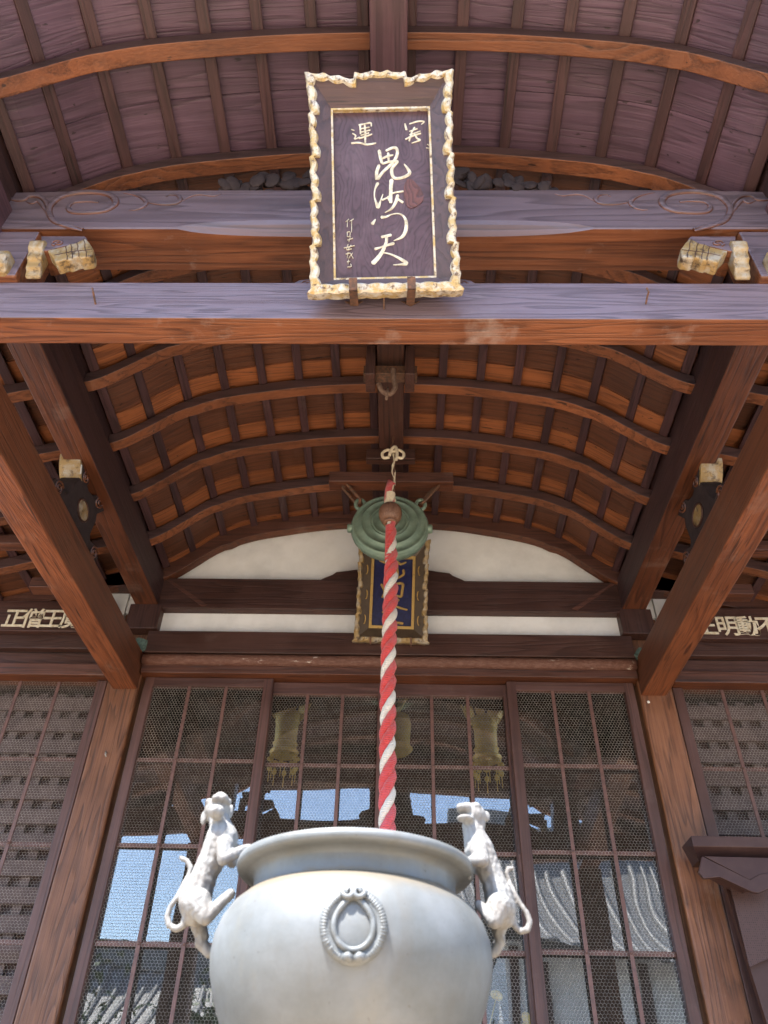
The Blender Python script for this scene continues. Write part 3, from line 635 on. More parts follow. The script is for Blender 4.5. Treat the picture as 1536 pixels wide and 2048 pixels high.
for k in range(9): mb.lathe([(.022, -.005), (.0275, 0), (.022, .005)], (RX - .008 + .0006 * k, RYY, zc(2.70 + .0085 * k)), 18)
mb.build('white_whipping', CORD, rope, smooth=True)
def wob(a, b, n, amp, sd):
    r_ = random.Random(sd); return catmull([Vector(a).lerp(Vector(b), k / n) + Vector((r_.uniform(-amp, amp), r_.uniform(-amp, amp), 0)) for k in range(n + 1)], 4)
mb = MB()
for k in range(4): mb.tube(wob((RX + .012, RYY, zc(2.70)), (RX + .012, RYY, zc(3.07)), 9, .009, k), .0035, 6)
mb.build('cord', IRON, rope, smooth=True)
mb = MB()
for k in range(3): mb.tube(wob((RX + .016, RYY, zc(2.72)), (RX + .01, RYY, zc(3.06)), 8, .008, 20 + k), .0038, 6)
for sx in (-1, 1):
    mb.tube(catmull([(RX + .008, RYY - .02, zc(3.06)), (RX + .008 + sx * .03, RYY - .02, zc(3.075)), (RX + .008 + sx * .058, RYY - .02, zc(3.05)), (RX + .008 + sx * .05, RYY - .02, zc(3.015)), (RX + .008 + sx * .02, RYY - .02, zc(3.02))], 5), .0085, 6)
mb.tube(catmull([(RX - .012, RYY - .02, zc(3.03)), (RX + .0, RYY - .025, zc(3.075)), (RX + .02, RYY - .02, zc(3.10)), (RX + .03, RYY - .02, zc(3.05)), (RX + .026, RYY - .02, zc(3.0))], 5), .0095, 6)
mb.build('cord_bow', CORD, rope, smooth=True)
MB().tube(catmull([(RX + .008, RYY, zc(3.20)), (RX + .006, RYY, zc(3.15)), (RX - .004, RYY - .01, zc(3.11)), (RX + .008, RYY - .01, zc(3.075)), (RX + .022, RYY, zc(3.10))], 5), .006, 6).build('eye_hook', IRON, rope, smooth=True)

# ------------------------------------------------------------------ strokes drawn with a broad brush
def smoothw(ws, n): 
    if len(ws) == n: return ws
    return [ws[0] + (ws[-1] - ws[0]) * i / (n - 1) for i in range(n)]
class Plane:
    def __init__(s, bl, br, tl):
        s.o = Vector(bl); s.u = (Vector(br) - s.o); s.W = s.u.length; s.u.normalize()
        v = Vector(tl) - s.o; v -= s.u * v.dot(s.u); s.Hh = v.length; s.v = v.normalized(); s.n = s.u.cross(s.v)
        if s.n.y > 0: s.n = -s.n
    def hit(s, px, py):
        r = ray(px, py); k = (s.o - CAM).dot(s.n) / r.dot(s.n); q = CAM + r * k - s.o; return q.dot(s.u), q.dot(s.v)
    def at(s, a, b, w=0): return s.o + s.u * a + s.v * b + s.n * w
def brush(mb, pl, pts, ws, h, base=.0005):
    P = [Vector((a, b, 0)) for a, b in pts]; m = len(P); ws = smoothw(ws, m)
    C = catmull(P, 5); W_ = [ws[min(m - 1, i // 5)] * (1 - (i % 5) / 5) + ws[min(m - 1, i // 5 + 1)] * ((i % 5) / 5) for i in range(len(C))]
    C = [C[0] + (C[0] - C[1]).normalized() * W_[0] * .3] + C + [C[-1] + (C[-1] - C[-2]).normalized() * W_[-1] * .3]; W_ = [W_[0] * .35] + W_ + [W_[-1] * .35]
    n = len(mb.v)
    for i, p in enumerate(C):
        t_ = (C[min(len(C) - 1, i + 1)] - C[max(0, i - 1)]).normalized(); nn = Vector((-t_.y, t_.x, 0))
        e0, e1 = p + nn * W_[i] / 2, p - nn * W_[i] / 2
        mb.v += [tuple(pl.at(e0.x, e0.y, base)), tuple(pl.at((e0.x + p.x) / 2, (e0.y + p.y) / 2, h)), tuple(pl.at((e1.x + p.x) / 2, (e1.y + p.y) / 2, h)), tuple(pl.at(e1.x, e1.y, base))]
    for i in range(len(C) - 1):
        a = n + i * 4; mb.f += [(a + j, a + j + 1, a + 4 + j + 1, a + 4 + j) for j in range(3)]
def glyphs(name, pl, f, scale, strokes, mat, parent, h):
    mb = MB()
    for k, (pts, ws) in enumerate(strokes):
        brush(mb, pl, [pl.hit(*f(x, y)) for x, y in pts], [q * scale * 1.06 for q in ws], h + .0002 * k)
    return mb.build(name, mat, parent)

# ------------------------------------------------------------------ large plaque on the front beam
P1 = Plane((-0.227, 1.466, zc(2.156)), (0.253, 1.466, zc(2.177)), (-0.231, 1.050, zc(2.825)))
pq = thing('name_plaque', 'large purplish wooden plaque with brush characters in a scalloped gilded frame on the front beam', 'plaque', P1.at(P1.W / 2, 0))
W1, H1 = P1.W, P1.Hh - .022
IN = (.080, W1 - .080, .056, H1 - .116)                            # inner field (u0,u1,v0,v1)
def saw(t): return t * t
def frame_band(pl, Wd, Hd, lobes_side, lobes_tb, bw, drift, rip, w0, w1, name, mat, parent, topdip):
    out, inn = [], []
    def side(fn, n):
        for k in range(n): fn(k / n)
    N = 150
    for k in range(N):                                              # left side, from top to bottom
        t_ = k / N; s = (t_ * lobes_side) % 1; d = drift * saw(s) + rip * abs(math.sin(3 * math.pi * s)); fl = .012 * (abs(t_ - .5) * 2) ** 3
        out.append((-fl + d * .6 + .006, Hd * (1 - t_), t_)); inn.append((bw + d * 1.15 - fl * .3, min(Hd - bw - topdip * 0, max(bw * .8, Hd * (1 - t_))), t_))
    for k in range(N):                                              # bottom
        t_ = k / N; s = (t_ * lobes_tb) % 1; d = rip * 1.2 * abs(math.sin(2 * math.pi * s)) + rip
        out.append((-.006 + (Wd + .012) * t_, -d * .4, t_)); inn.append((bw + (Wd - 2 * bw) * t_, bw * .85 + d * .5, t_))
    for k in range(N):                                              # right, bottom to top
        t_ = 1 - k / N; s = (t_ * lobes_side) % 1; d = drift * saw(s) + rip * abs(math.sin(3 * math.pi * s)); fl = .012 * (abs(t_ - .5) * 2) ** 3
        out.append((Wd + fl - d * .6 - .006, Hd * (1 - t_), t_)); inn.append((Wd - bw - d * 1.15 + fl * .3, min(Hd - bw, max(bw * .8, Hd * (1 - t_))), t_))
    for k in range(N):                                              # top, right to left
        t_ = k / N; q = abs(t_ - .5) * 2
        if q > .36: d = topdip * ((1 - q) / .64) ** 1.5
        else: d = topdip * .28 * (q / .36) ** 2
        d += rip * abs(math.sin(9 * math.pi * t_)); 
        out.append((Wd - Wd * t_, Hd - d, t_)); inn.append((Wd - bw - (Wd - 2 * bw) * t_, Hd - bw - d * 1.1, t_))
    m = len(out); mb = MB()
    for k in range(m):
        rp = w1 + .0028 * abs(math.sin(k * .3)); a, b = out[k], inn[k]
        mb.v += [tuple(pl.at(a[0], a[1], w0)), tuple(pl.at(a[0], a[1], rp - .006)), tuple(pl.at(a[0] * .8 + b[0] * .2, a[1] * .8 + b[1] * .2, rp)), tuple(pl.at(a[0] * .2 + b[0] * .8, a[1] * .2 + b[1] * .8, rp)), tuple(pl.at(b[0], b[1], w1 - .008)), tuple(pl.at(b[0], b[1], .012))]
    for k in range(m):
        a, b = k * 6, ((k + 1) % m) * 6; mb.f += [(a + j, a + j + 1, b + j + 1, b + j) for j in range(5)]
    mb.build(name, mat, parent, smooth=False)
    return inn
inn = frame_band(P1, W1, H1, 5, 4, .024, .013, .0075, .0, .05, 'gilded_edge', GOLD, pq, .026)
def sloped(pl, Wd, Hd, rect, w1, w0, mats, parent):
    u0, u1, v0, v1 = rect; o = [(.012, Hd - .012), (.012, .012), (Wd - .012, .012), (Wd - .012, Hd - .012)]; cs = [(u0, v1), (u0, v0), (u1, v0), (u1, v1)]
    for k in range(4):
        q = [pl.at(*o[k], w1), pl.at(*o[(k + 1) % 4], w1), pl.at(*cs[(k + 1) % 4], w0), pl.at(*cs[k], w0)]
        if k == 3:
            def bl(a, b, t_): return a.lerp(b, t_)
            q = [pl.at(Wd - .012, Hd - .012, w1), pl.at(Wd * .69, Hd - .03, w1), pl.at(Wd * .31, Hd - .03, w1), pl.at(.012, Hd - .012, w1), pl.at(*cs[0], w0), pl.at(*cs[3], w0)]
        MB().prism(q, pl.n * -.012).build('frame_member', mats[1] if k in (0, 2) else mats[0], parent)
sloped(P1, W1, H1, IN, .046, .014, PLFRAME, pq)
def rect_field(pl, rect, w, mat, parent, name, th=.012):
    u0, u1, v0, v1 = rect
    return MB().prism([pl.at(a, b, w) for a, b in ((u0, v0), (u1, v0), (u1, v1), (u0, v1))], pl.n * -th).build(name, mat, parent)
rect_field(P1, (IN[0] - .01, IN[1] + .01, IN[2] - .01, IN[3] + .01), 0, PLBOARD, pq, 'board')
def fillet(pl, rect, wd, w, mat, parent):
    u0, u1, v0, v1 = rect
    for a in ((u0, u0 + wd, v0 + wd, v1 - wd), (u1 - wd, u1, v0 + wd, v1 - wd), (u0, u1, v0, v0 + wd), (u0, u1, v1 - wd, v1)): rect_field(pl, a, w, mat, parent, 'gilded_fillet', .016)
fillet(P1, (IN[0] - .003, IN[1] + .003, IN[2] - .003, IN[3] + .003), .0065, .016, GOLD, pq)
MB().prism([P1.at(u, v, -.001) for u, v in ((.03, .03), (W1 - .03, .03), (W1 - .03, H1 - .09), (.03, H1 - .09))], P1.n * -.03).build('back_board', PLFRAME[1], pq)
fp = crop(660, 210, 5.6875)
u_a = P1.hit(*fp(200, 1000)); u_b = P1.hit(*fp(1100, 1000)); SC1 = abs(u_b[0] - u_a[0]) / 900
BI = [([(560, 520), (575, 600), (592, 660)], [36, 34, 28]), ([(640, 520), (700, 492), (750, 490), (767, 540), (745, 610), (700, 670), (600, 765), (545, 840)], [26, 32, 34, 34, 34, 34, 32, 36]),
      ([(590, 612), (650, 585), (715, 570)], [22, 28, 20]), ([(598, 668), (680, 645), (770, 642)], [24, 28, 30]), ([(662, 550), (666, 600), (668, 650)], [26, 26, 20]),
      ([(558, 690), (532, 760), (530, 845)], [34, 38, 34]), ([(770, 650), (712, 712), (702, 765), (728, 828), (800, 832), (878, 802), (906, 770), (882, 722), (845, 675)], [26, 36, 38, 34, 32, 36, 38, 30, 14])]
SA = [([(542, 892), (512, 960), (505, 1040), (525, 1110), (547, 1162), (575, 1090), (602, 1015)], [36, 18, 14, 26, 40, 18, 8]), ([(700, 855), (692, 950), (690, 1110)], [44, 40, 36]),
      ([(595, 1080), (650, 1055), (720, 1002), (832, 982)], [22, 16, 18, 22]), ([(772, 1070), (828, 1108)], [22, 30]), ([(770, 1030), (750, 1100), (700, 1180), (625, 1225)], [36, 36, 28, 8]), ([(655, 1045), (672, 1090)], [18, 16])]
MON = [([(517, 1302), (482, 1352)], [12, 40]), ([(588, 1277), (640, 1272), (700, 1246), (780, 1236), (840, 1270), (868, 1340), (860, 1430), (820, 1500), (725, 1545)], [38, 24, 14, 14, 24, 36, 40, 34, 8])]
TEN = [([(588, 1502), (640, 1490), (692, 1480)], [30, 28, 32]), ([(642, 1490), (640, 1560), (600, 1660), (545, 1740), (490, 1800)], [32, 32, 38, 46, 50]), ([(515, 1638), (570, 1622), (650, 1595), (722, 1575)], [34, 20, 26, 36]),
       ([(598, 1680), (680, 1695), (780, 1740), (868, 1800), (800, 1815), (720, 1820)], [14, 18, 28, 46, 22, 8])]
UN = [([(245, 280), (275, 290)], [15, 12]), ([(258, 325), (292, 350), (280, 388), (335, 368)], [16, 18, 14, 16]), ([(248, 435), (330, 430), (420, 450), (520, 435)], [28, 20, 24, 18]), ([(330, 228), (400, 215), (462, 205), (470, 245)], [20, 18, 22, 14]),
      ([(342, 230), (348, 330)], [22, 18]), ([(350, 272), (445, 255)], [14, 16]), ([(350, 312), (455, 288)], [14, 16]), ([(395, 228), (402, 330), (400, 432)], [22, 24, 20]), ([(330, 382), (400, 362), (475, 335)], [16, 20, 16]), ([(352, 348), (440, 322)], [12, 14])]
KAI = [([(852, 215), (870, 282)], [18, 26]), ([(905, 216), (1000, 187), (1068, 190), (1040, 222)], [16, 20, 20, 10]), ([(962, 258), (930, 312)], [20, 18]), ([(905, 300), (990, 272)], [14, 18]), ([(905, 340), (1025, 300)], [14, 16]), ([(932, 300), (920, 350), (900, 412)], [20, 22, 20]),
       ([(860, 392), (940, 352), (1030, 325)], [18, 24, 20]), ([(962, 330), (990, 380), (1022, 402), (930, 436)], [18, 20, 22, 10])]
SIG = [([(180, 1330), (215, 1300)], [7, 6]), ([(200, 1318), (195, 1392)], [8, 6]), ([(225, 1325), (268, 1300)], [7, 6]), ([(246, 1315), (246, 1450)], [8, 8]), ([(195, 1450), (228, 1448), (222, 1500), (195, 1496)], [7, 7, 7, 6]), ([(196, 1450), (196, 1500)], [7, 6]), ([(200, 1540), (258, 1520)], [7, 8]), ([(232, 1500), (214, 1562)], [7, 6]),
       ([(160, 1630), (278, 1604)], [8, 9]), ([(206, 1590), (190, 1650), (246, 1640)], [8, 7, 7]), ([(240, 1600), (200, 1652)], [7, 5]), ([(180, 1700), (226, 1690)], [7, 6]), ([(206, 1680), (195, 1746)], [8, 6]), ([(230, 1690), (266, 1750)], [6, 7]), ([(256, 1690), (212, 1750)], [7, 5]),
       ([(195, 1790), (226, 1784)], [6, 6]), ([(211, 1770), (205, 1816)], [7, 6]), ([(200, 1850), (242, 1840), (236, 1815)], [7, 7, 6]), ([(1105, 450), (1140, 470)], [6, 5]), ([(1095, 490), (1135, 500), (1120, 515)], [5, 6, 5])]
for st in (KAI, UN, BI, SA, MON, TEN): glyphs('character', P1, fp, SC1, st, INKG, pq, .0018)
glyphs('signature', P1, fp, SC1, SIG[:-2], INKG, pq, .003); glyphs('seal_mark', P1, fp, SC1, SIG[-2:], INKG, pq, .003)
kn = catmull([(*P1.hit(*fp(x, y)), 0) for x, y in ((880, 850), (930, 850), (985, 900), (1040, 970), (1065, 1040), (1040, 1110), (960, 1165), (900, 1170), (860, 1120), (840, 1020), (845, 920))], 4, True)
MB().prism([P1.at(p.x, p.y, .0022) for p in kn], P1.n * -.002).build('wood_knot', KNOT, pq)
for px_ in (708, 821):
    u = P1.hit(px_, 590)[0]; mb = MB()
    mb.prism([P1.at(u - .013, -.016, -.03), P1.at(u + .013, -.016, -.03), P1.at(u + .013, -.016, .085), P1.at(u - .013, -.016, .085)], P1.v * .004)
    mb.prism([P1.at(u - .013, -.016, .080), P1.at(u + .013, -.016, .080), P1.at(u + .013, .026, .080), P1.at(u - .013, .026, .080)], P1.n * .005)
    mb.build('iron_bracket', IRON, pq)
    q = WY(px_, 606, 1.5095); MB().prism([(q.x - .03, 1.5085, q.z + .004), (q.x, 1.5085, q.z - .02), (q.x + .03, 1.5085, q.z + .004)], (0, -.003, 0)).build('bracket_plate', IRON, pq)

# ------------------------------------------------------------------ small navy plaque on the gable
P2 = Plane((-.200, 3.93, zc(2.395)), (.230, 3.93, zc(2.385)), (-.205, 3.72, zc(2.98)))
p2 = thing('navy_plaque', 'navy lacquer plaque with gold characters and carved brown frame behind the gong bell', 'plaque', P2.at(P2.W / 2, 0))
W2, H2 = P2.W, P2.Hh; IN2 = (.085, W2 - .085, .082, H2 - .10)
inn2 = frame_band(P2, W2, H2, 4, 3, .026, .012, .006, .0, .05, 'gilded_edge', GOLDD, p2, .03)
sloped(P2, W2, H2, IN2, .044, .012, (BROWNL, BROWNL), p2)
rect_field(P2, (IN2[0] - .01, IN2[1] + .01, IN2[2] - .01, IN2[3] + .01), 0, NAVY, p2, 'board'); fillet(P2, IN2, .016, .016, GOLDP, p2)
MB().prism([P2.at(u, v, -.013) for u, v in ((.03, .03), (W2 - .03, .03), (W2 - .03, H2 - .05), (.03, H2 - .05))], P2.n * -.02).build('back_board', BROWNL, p2)
fq = crop(690, 1080, 8.084); SC2 = abs(P2.hit(*fq(1000, 800))[0] - P2.hit(*fq(500, 800))[0]) / 500
C2 = [[([(560, 330), (700, 380), (830, 350), (900, 390), (985, 362)], [30, 36, 34, 40, 26]), ([(840, 425), (852, 540), (826, 625)], [36, 40, 36]), ([(945, 490), (940, 560), (830, 630)], [44, 40, 30])],
      [([(590, 720), (640, 830), (600, 930)], [40, 42, 30]), ([(760, 730), (925, 702), (922, 830), (905, 912), (838, 900)], [34, 44, 44, 42, 30])],
      [([(640, 960), (760, 950), (870, 975)], [30, 30, 40]), ([(760, 950), (720, 1080), (605, 1172)], [34, 40, 30]), ([(760, 1040), (880, 1095), (1005, 1130)], [22, 40, 26])],
      [([(640, 1340), (780, 1330), (930, 1350)], [30, 30, 46])]]
for st in C2: glyphs('character', P2, fq, SC2, st, GOLDP, p2, .006)
for (x, y) in ((350, 500), (340, 900), (310, 1300)):
    for mir in (0, 1):
        pts = []
        for k in range(8):
            a = k * .45; qx, qy = x + 30 * math.cos(a - 1.2) * (1 - k / 14), y + 75 * math.sin(a - 1.2)
            u, v = P2.hit(*fq(qx, qy)); pts.append((W2 - u if mir else u, v))
        mb = MB(); brush(mb, Plane(P2.at(0, 0, .033), P2.at(1, 0, .033), P2.at(0, 1, .033)), pts, [.004, .007, .007, .007, .006, .006, .004, .003], .004); mb.build('gold_scroll', GOLDP, p2)
for u in (.10, W2 - .10): MB().tube([P2.at(u, -.01, -.02), P2.at(u, -.012, .055), P2.at(u, .025, .06)], .006, 6).build('iron_bracket', IRON, p2)

# ------------------------------------------------------------------ side name boards with carved characters
def text_mesh(ch, size, extr, offset):
    cu = bpy.data.curves.new('t', 'FONT'); cu.body = ch; cu.size = size; cu.extrude = extr; cu.offset = offset; cu.align_x = 'CENTER'; cu.resolution_u = 4
    o = bpy.data.objects.new('t', cu); COL.objects.link(o); dg = bpy.context.evaluated_depsgraph_get(); me = bpy.data.meshes.new_from_object(o.evaluated_get(dg)); bpy.data.objects.remove(o); return me
CARVE = simple('pale_carved_gilt', (.86, .80, .66), .6, .05, scale=50, c2=(.66, .54, .36), bump=.3)
for sx, chars, pxs, lab in ((-1, '正僧王魔', (18, 56, 95, 134), 'dark wooden name board beginning with 正 and 僧, above a netted side screen'), (1, '王明動不', (1415, 1459, 1500, 1540), 'dark wooden name board showing 明 and 動, over the screen beside the metal hood')):
    a, b = sorted((sx * 1.63, sx * 2.75))
    nb = MB().box(a, b, 3.885, 3.925, zc(2.418), zc(2.628)).build('name_board', DARKW[0], None, bevel=.005, loc=((a + b) / 2, 3.9, zc(2.418))); tag(nb, lab, 'name board', 'carved name boards over the side screens')
    for k, ch in enumerate(chars):
        yy = 1252 + (2 if sx < 0 else 0) ; q = WY(pxs[k], 1268 if sx < 0 else 1266, 3.885)
        me = text_mesh(ch, .138, .004, .0016); me.materials.append(CARVE)
        o = bpy.data.objects.new('character', me); COL.objects.link(o); o.parent = nb
        o.rotation_euler = (R(90), 0, 0); o.scale = (1.0, 1.0, 1); o.location = Vector((q.x, 3.884, zc(2.452))) - LOC[nb]

# ------------------------------------------------------------------ incense burner
BX0, BY0 = -.007, 1.45
bb = thing('incense_burner', 'large pale bronze incense burner with flaring rim and tiger handles in front of the doors', 'incense burner', (BX0, BY0, 1.0))
LOCB = LOC[bb]; LOC[bb] = Vector((BX0, BY0, 1.0))
def BZ(z): return zc(z)
prof = [(.0, .075), (.07, .078), (.12, .10), (.165, .135), (.195, .182), (.213, .222), (.2245, .258), (.2275, .283), (.2255, .309), (.217, .334), (.203, .355), (.186, .3695), (.178, .3745), (.1755, .372), (.1735, .376), (.172, .385), (.172, .400), (.175, .408), (.186, .4115), (.1995, .4125), (.2035, .416), (.2045, .422), (.2025, .429), (.195, .432), (.168, .431), (.163, .425), (.16, .38), (.15, .36)]
bd = MB().lathe(prof, (BX0, BY0, zc(0)), 128)
bd.v = [(x, y, z) for x, y, z in bd.v]
body = bd.build('burner_body', BRONZE, bb, smooth=True)
body.data.transform(Matrix.Translation(Vector((0, 0, -(zc(0) - 1.0))))); body.location = (0, 0, zc(0) - 1.0)
MB().lathe([(.0, .365), (.155, .365)], (BX0, BY0, zc(0)), 48).build('ash', simple('incense_ash', (.4, .39, .37), .95, scale=40), bb)
for k in range(3):
    a = R(90 + 120 * k); c_, s_ = math.cos(a), math.sin(a)
    MB().tube(catmull([(BX0 + .10 * c_, BY0 + .10 * s_, zc(.12)), (BX0 + .15 * c_, BY0 + .15 * s_, zc(.05)), (BX0 + .14 * c_, BY0 + .14 * s_, zc(-.05)), (BX0 + .17 * c_, BY0 + .17 * s_, zc(-.14))], 4), [.05] * 5 + [.04] * 5 + [.036] * 3, 12).build('leg', BRONZE, bb, smooth=True)
ped = thing('stone_pedestal', 'square granite pedestal under the incense burner', 'pedestal', (BX0, BY0, 0))
MB().box(BX0 - .3, BX0 + .3, BY0 - .3, BY0 + .3, .14, zc(-.15)).build('shaft', GRAN, ped, bevel=.015); MB().box(BX0 - .42, BX0 + .42, BY0 - .42, BY0 + .42, 0, .139).build('base', GRAN, ped, bevel=.015)
# wreath emblem on the front of the bowl
def bowl(px, py, lift=0):
    r_ = ray(px, py); lo, hi = .6, 1.6
    def rad(z):
        z -= CZ
        for (r0, z0), (r1, z1) in zip(prof, prof[1:]):
            if z0 <= z <= z1 and z1 > z0: return r0 + (r1 - r0) * (z - z0) / (z1 - z0)
        return .17
    k = .9
    for _ in range(900):
        p = CAM + r_ * k; d = math.hypot(p.x - BX0, p.y - BY0) - rad(p.z) - lift
        if d <= 0: break
        k += .001
    return p
ec = (707, 1853)
def ring_pts(rx, ry, lift, n=40, egg=0): return [bowl(ec[0] + rx * math.sin(a), ec[1] - ry * math.cos(a) - egg * (math.cos(a) > .0) * math.cos(a) ** 7, lift) for a in [2 * math.pi * (k + .5) / n for k in range(n)]]
em = MB().tube(ring_pts(55, 64, .001), .0095, 10, closed=True, flat=.55)
em.build('wreath', BRONZE, bb, smooth=True)
mb = MB(); A = ring_pts(54, 63, .006, 68); 
for k in range(68):
    if 30 <= k <= 37: continue
    a = A[k]; b = ring_pts(68, 77, .006, 68)[k] if False else None
    ang = 2 * math.pi * (k + .5) / 68; q = bowl(ec[0] + 66 * math.sin(ang), ec[1] - 76 * math.cos(ang), .004)
    mb.tube([a, q], [.0026, .003], 6)
mb.build('wreath_leaves', BRONZE, bb, smooth=True)
MB().tube(ring_pts(40, 47, .003, 40, 12), .0045, 8, closed=True).build('inner_ring', BRONZE, bb, smooth=True)
for sx in (-1, 1):
    MB().tube([bowl(ec[0] + sx * (10 + 13 * (1 - k / 16) * math.cos(k * .55)), 1783 + 13 * (1 - k / 16) * math.sin(k * .55), .01) for k in range(15)], .0042, 6).build('wreath_scroll', BRONZE, bb, smooth=True)
    MB().tube([bowl(ec[0] + sx * 4, 1919, .012), bowl(ec[0] + sx * 12, 1912, .014), bowl(ec[0] + sx * 20, 1916, .012)], .006, 8).build('ribbon_knot', BRONZE, bb, smooth=True)
# tigers
def capsule(mb, a, b, ra, rb, n=6):
    a, b = Vector(a), Vector(b); d = (b - a).length; k = max(2, int(d / (min(ra, rb) * .45)))
    for i in range(k + 1): mb.ball(a.lerp(b, i / k), ra + (rb - ra) * i / k, 10, 7)
def TK(r_): return .92 if r_ < 50 else 1.08
def tiger(f, J, name):
    mb = MB(); s = 1.33 / FPX / 5.6875                            # metres per crop pixel
    def W(x, y, dy=0): return WY(*f(x, y), BY0 + dy)
    for ch in J['chains']:
        for (p, q) in zip(ch, ch[1:]): capsule(mb, W(p[0], p[1], p[3]), W(q[0], q[1], q[3]), p[2] * s * TK(p[2]), q[2] * s * TK(q[2]))
    for (x, y, rx, ry, rz, dy) in J['balls']: mb.ball(W(x, y, dy), (rx * s * 1.12, ry * s * 1.12, rz * s * 1.12), 14, 10)
    o = mb.build(name, TIGER, bb, smooth=True)
    m = o.modifiers.new('remesh', 'REMESH'); m.mode = 'VOXEL'; m.voxel_size = .0021; m.use_smooth_shade = True
    m = o.modifiers.new('smooth', 'SMOOTH'); m.factor = .5; m.iterations = 2
    dg = bpy.context.evaluated_depsgraph_get(); me = bpy.data.meshes.new_from_object(o.evaluated_get(dg)); o.modifiers.clear(); o.data = me
    for p in me.polygons: p.use_smooth = True
    return o
fL, fR = crop(320, 1560, 5.6875), crop(860, 1580, 5.6875)
JL = dict(chains=[
    [(660, 420, 115, 0), (700, 560, 135, 0), (700, 680, 190, 0), (620, 850, 165, 0), (520, 1050, 150, 0), (440, 1250, 165, 0), (400, 1390, 180, 0), (400, 1520, 130, 0)],
    [(740, 740, 100, -.025), (720, 900, 72, -.035), (830, 850, 62, -.03), (960, 790, 52, -.02), (1010, 780, 50, -.015)],
    [(800, 740, 90, .025), (820, 930, 70, .04), (880, 860, 60, .05), (985, 800, 50, .045)],
    [(430, 1400, 150, -.03), (520, 1560, 82, -.04), (640, 1450, 66, -.035), (740, 1350, 58, -.03), (800, 1300, 55, -.03)],
    [(420, 1420, 130, .03), (440, 1650, 90, .03), (480, 1780, 75, .03), (460, 1850, 66, .03), (560, 1960, 58, .03), (620, 1970, 50, .03)],
    [(300, 1560, 52, 0), (270, 1650, 46, 0), (190, 1700, 40, 0), (100, 1650, 38, 0), (82, 1560, 38, 0), (110, 1460, 36, 0), (190, 1340, 32, 0), (260, 1200, 30, 0), (330, 1080, 34, .01), (350, 1000, 36, .01), (310, 920, 34, .01), (235, 885, 28, .01)]],
    balls=[(650, 330, 140, 130, 130, 0), (690, 215, 85, 90, 70, -.012), (640, 210, 50, 60, 45, -.02), (730, 210, 50, 60, 45, -.02), (640, 360, 95, 90, 75, -.03), (500, 430, 38, 30, 85, .0), (805, 360, 30, 35, 80, .01), (690, 165, 48, 45, 30, -.015), (560, 250, 45, 45, 40, -.01), (780, 250, 36, 45, 40, -.01)])
JR = dict(chains=[
    [(480, 420, 118, 0), (520, 560, 140, 0), (560, 680, 170, 0), (640, 850, 150, 0), (720, 1020, 135, 0), (780, 1200, 160, 0), (810, 1340, 165, 0), (820, 1450, 120, 0)],
    [(560, 700, 95, -.025), (600, 800, 75, -.04), (500, 800, 62, -.035), (430, 830, 55, -.02), (410, 860, 50, -.015)],
    [(520, 700, 90, .025), (560, 900, 70, .035), (470, 880, 58, .04), (420, 850, 50, .04)],
    [(790, 1330, 140, -.03), (730, 1480, 85, -.04), (640, 1400, 60, -.035), (560, 1310, 52, -.03)],
    [(820, 1380, 125, .03), (790, 1560, 85, .03), (780, 1640, 66, .03), (800, 1720, 60, .03), (740, 1840, 55, .03), (680, 1880, 48, .03)],
    [(930, 1420, 48, 0), (960, 1540, 40, 0), (1030, 1610, 38, 0), (1110, 1590, 38, 0), (1135, 1500, 38, 0), (1100, 1400, 36, 0), (1030, 1300, 32, 0), (960, 1170, 30, 0), (900, 1040, 30, .01), (872, 950, 32, .01), (890, 895, 32, .01), (940, 890, 26, .01)]],
    balls=[(490, 290, 140, 125, 135, 0), (390, 215, 90, 95, 60, -.012), (350, 200, 52, 60, 46, -.02), (400, 325, 95, 85, 38, -.02), (420, 185, 90, 60, 40, -.01), (640, 300, 42, 28, 60, .0), (520, 190, 60, 60, 45, -.01), (560, 400, 70, 80, 70, 0), (450, 960, 26, 26, 60, -.02)])
tiger(fL, JL, 'tiger_handle'); tiger(fR, JR, 'tiger_handle')

# ------------------------------------------------------------------ sheet metal hood at the right
hd = thing('metal_hood', 'brown sheet metal hood with perforated panel fixed over a netted side screen', 'metal hood', WY(1500, 2040, 3.86))
def pxp(pts, Y): return [WY(x, y, Y) for x, y in pts]
g0 = pxp([(1375, 1680), (1400, 1712)], 3.80)
xr = 2.35
MB().prism([Vector((g0[0].x, 3.74, g0[0].z)), Vector((g0[0].x, 3.745, g0[0].z - .045)), Vector((g0[0].x + .03, 3.80, g0[1].z - .02)), Vector((g0[0].x + .03, 3.90, g0[1].z - .02)), Vector((g0[0].x, 3.90, g0[0].z))], (xr - g0[0].x, 0, 0)).build('gutter', SHEET, hd, bevel=.002)
MB().prism(pxp([(1404, 1712), (1398, 1745), (1408, 1757), (1440, 1754), (1505, 1784), (1517, 1786), (1560, 1768), (1560, 1744), (1519, 1748), (1500, 1760)], 3.72), (0, .02, 0)).build('hood_flange', SHEET, hd, bevel=.002)
MB().prism(pxp([(1408, 1712), (1560, 1716), (1560, 1744), (1500, 1760)], 3.725), (0, .14, -.03)).build('hood_plate', SHEET, hd, bevel=.002)
PERF = NT('perforated_sheet'); vo = PERF.n('TexVoronoi', Scale=110.0); vo.inputs['Randomness'].default_value = 0.15; PERF.l(PERF.coord(rnd=False), vo.inputs['Vector'])
PERF.col(PERF.mix(PERF.ramp(vo.outputs['Distance'], [(.25, 0), (.4, 1)]), (.018, .009, .008), (.085, .043, .037))); PERF.set(.45, .2)
MB().prism(pxp([(1458, 1762), (1499, 1934), (1570, 1902), (1570, 1762)], 3.84), (0, .008, 0)).build('perforated_panel', PERF.m, hd)
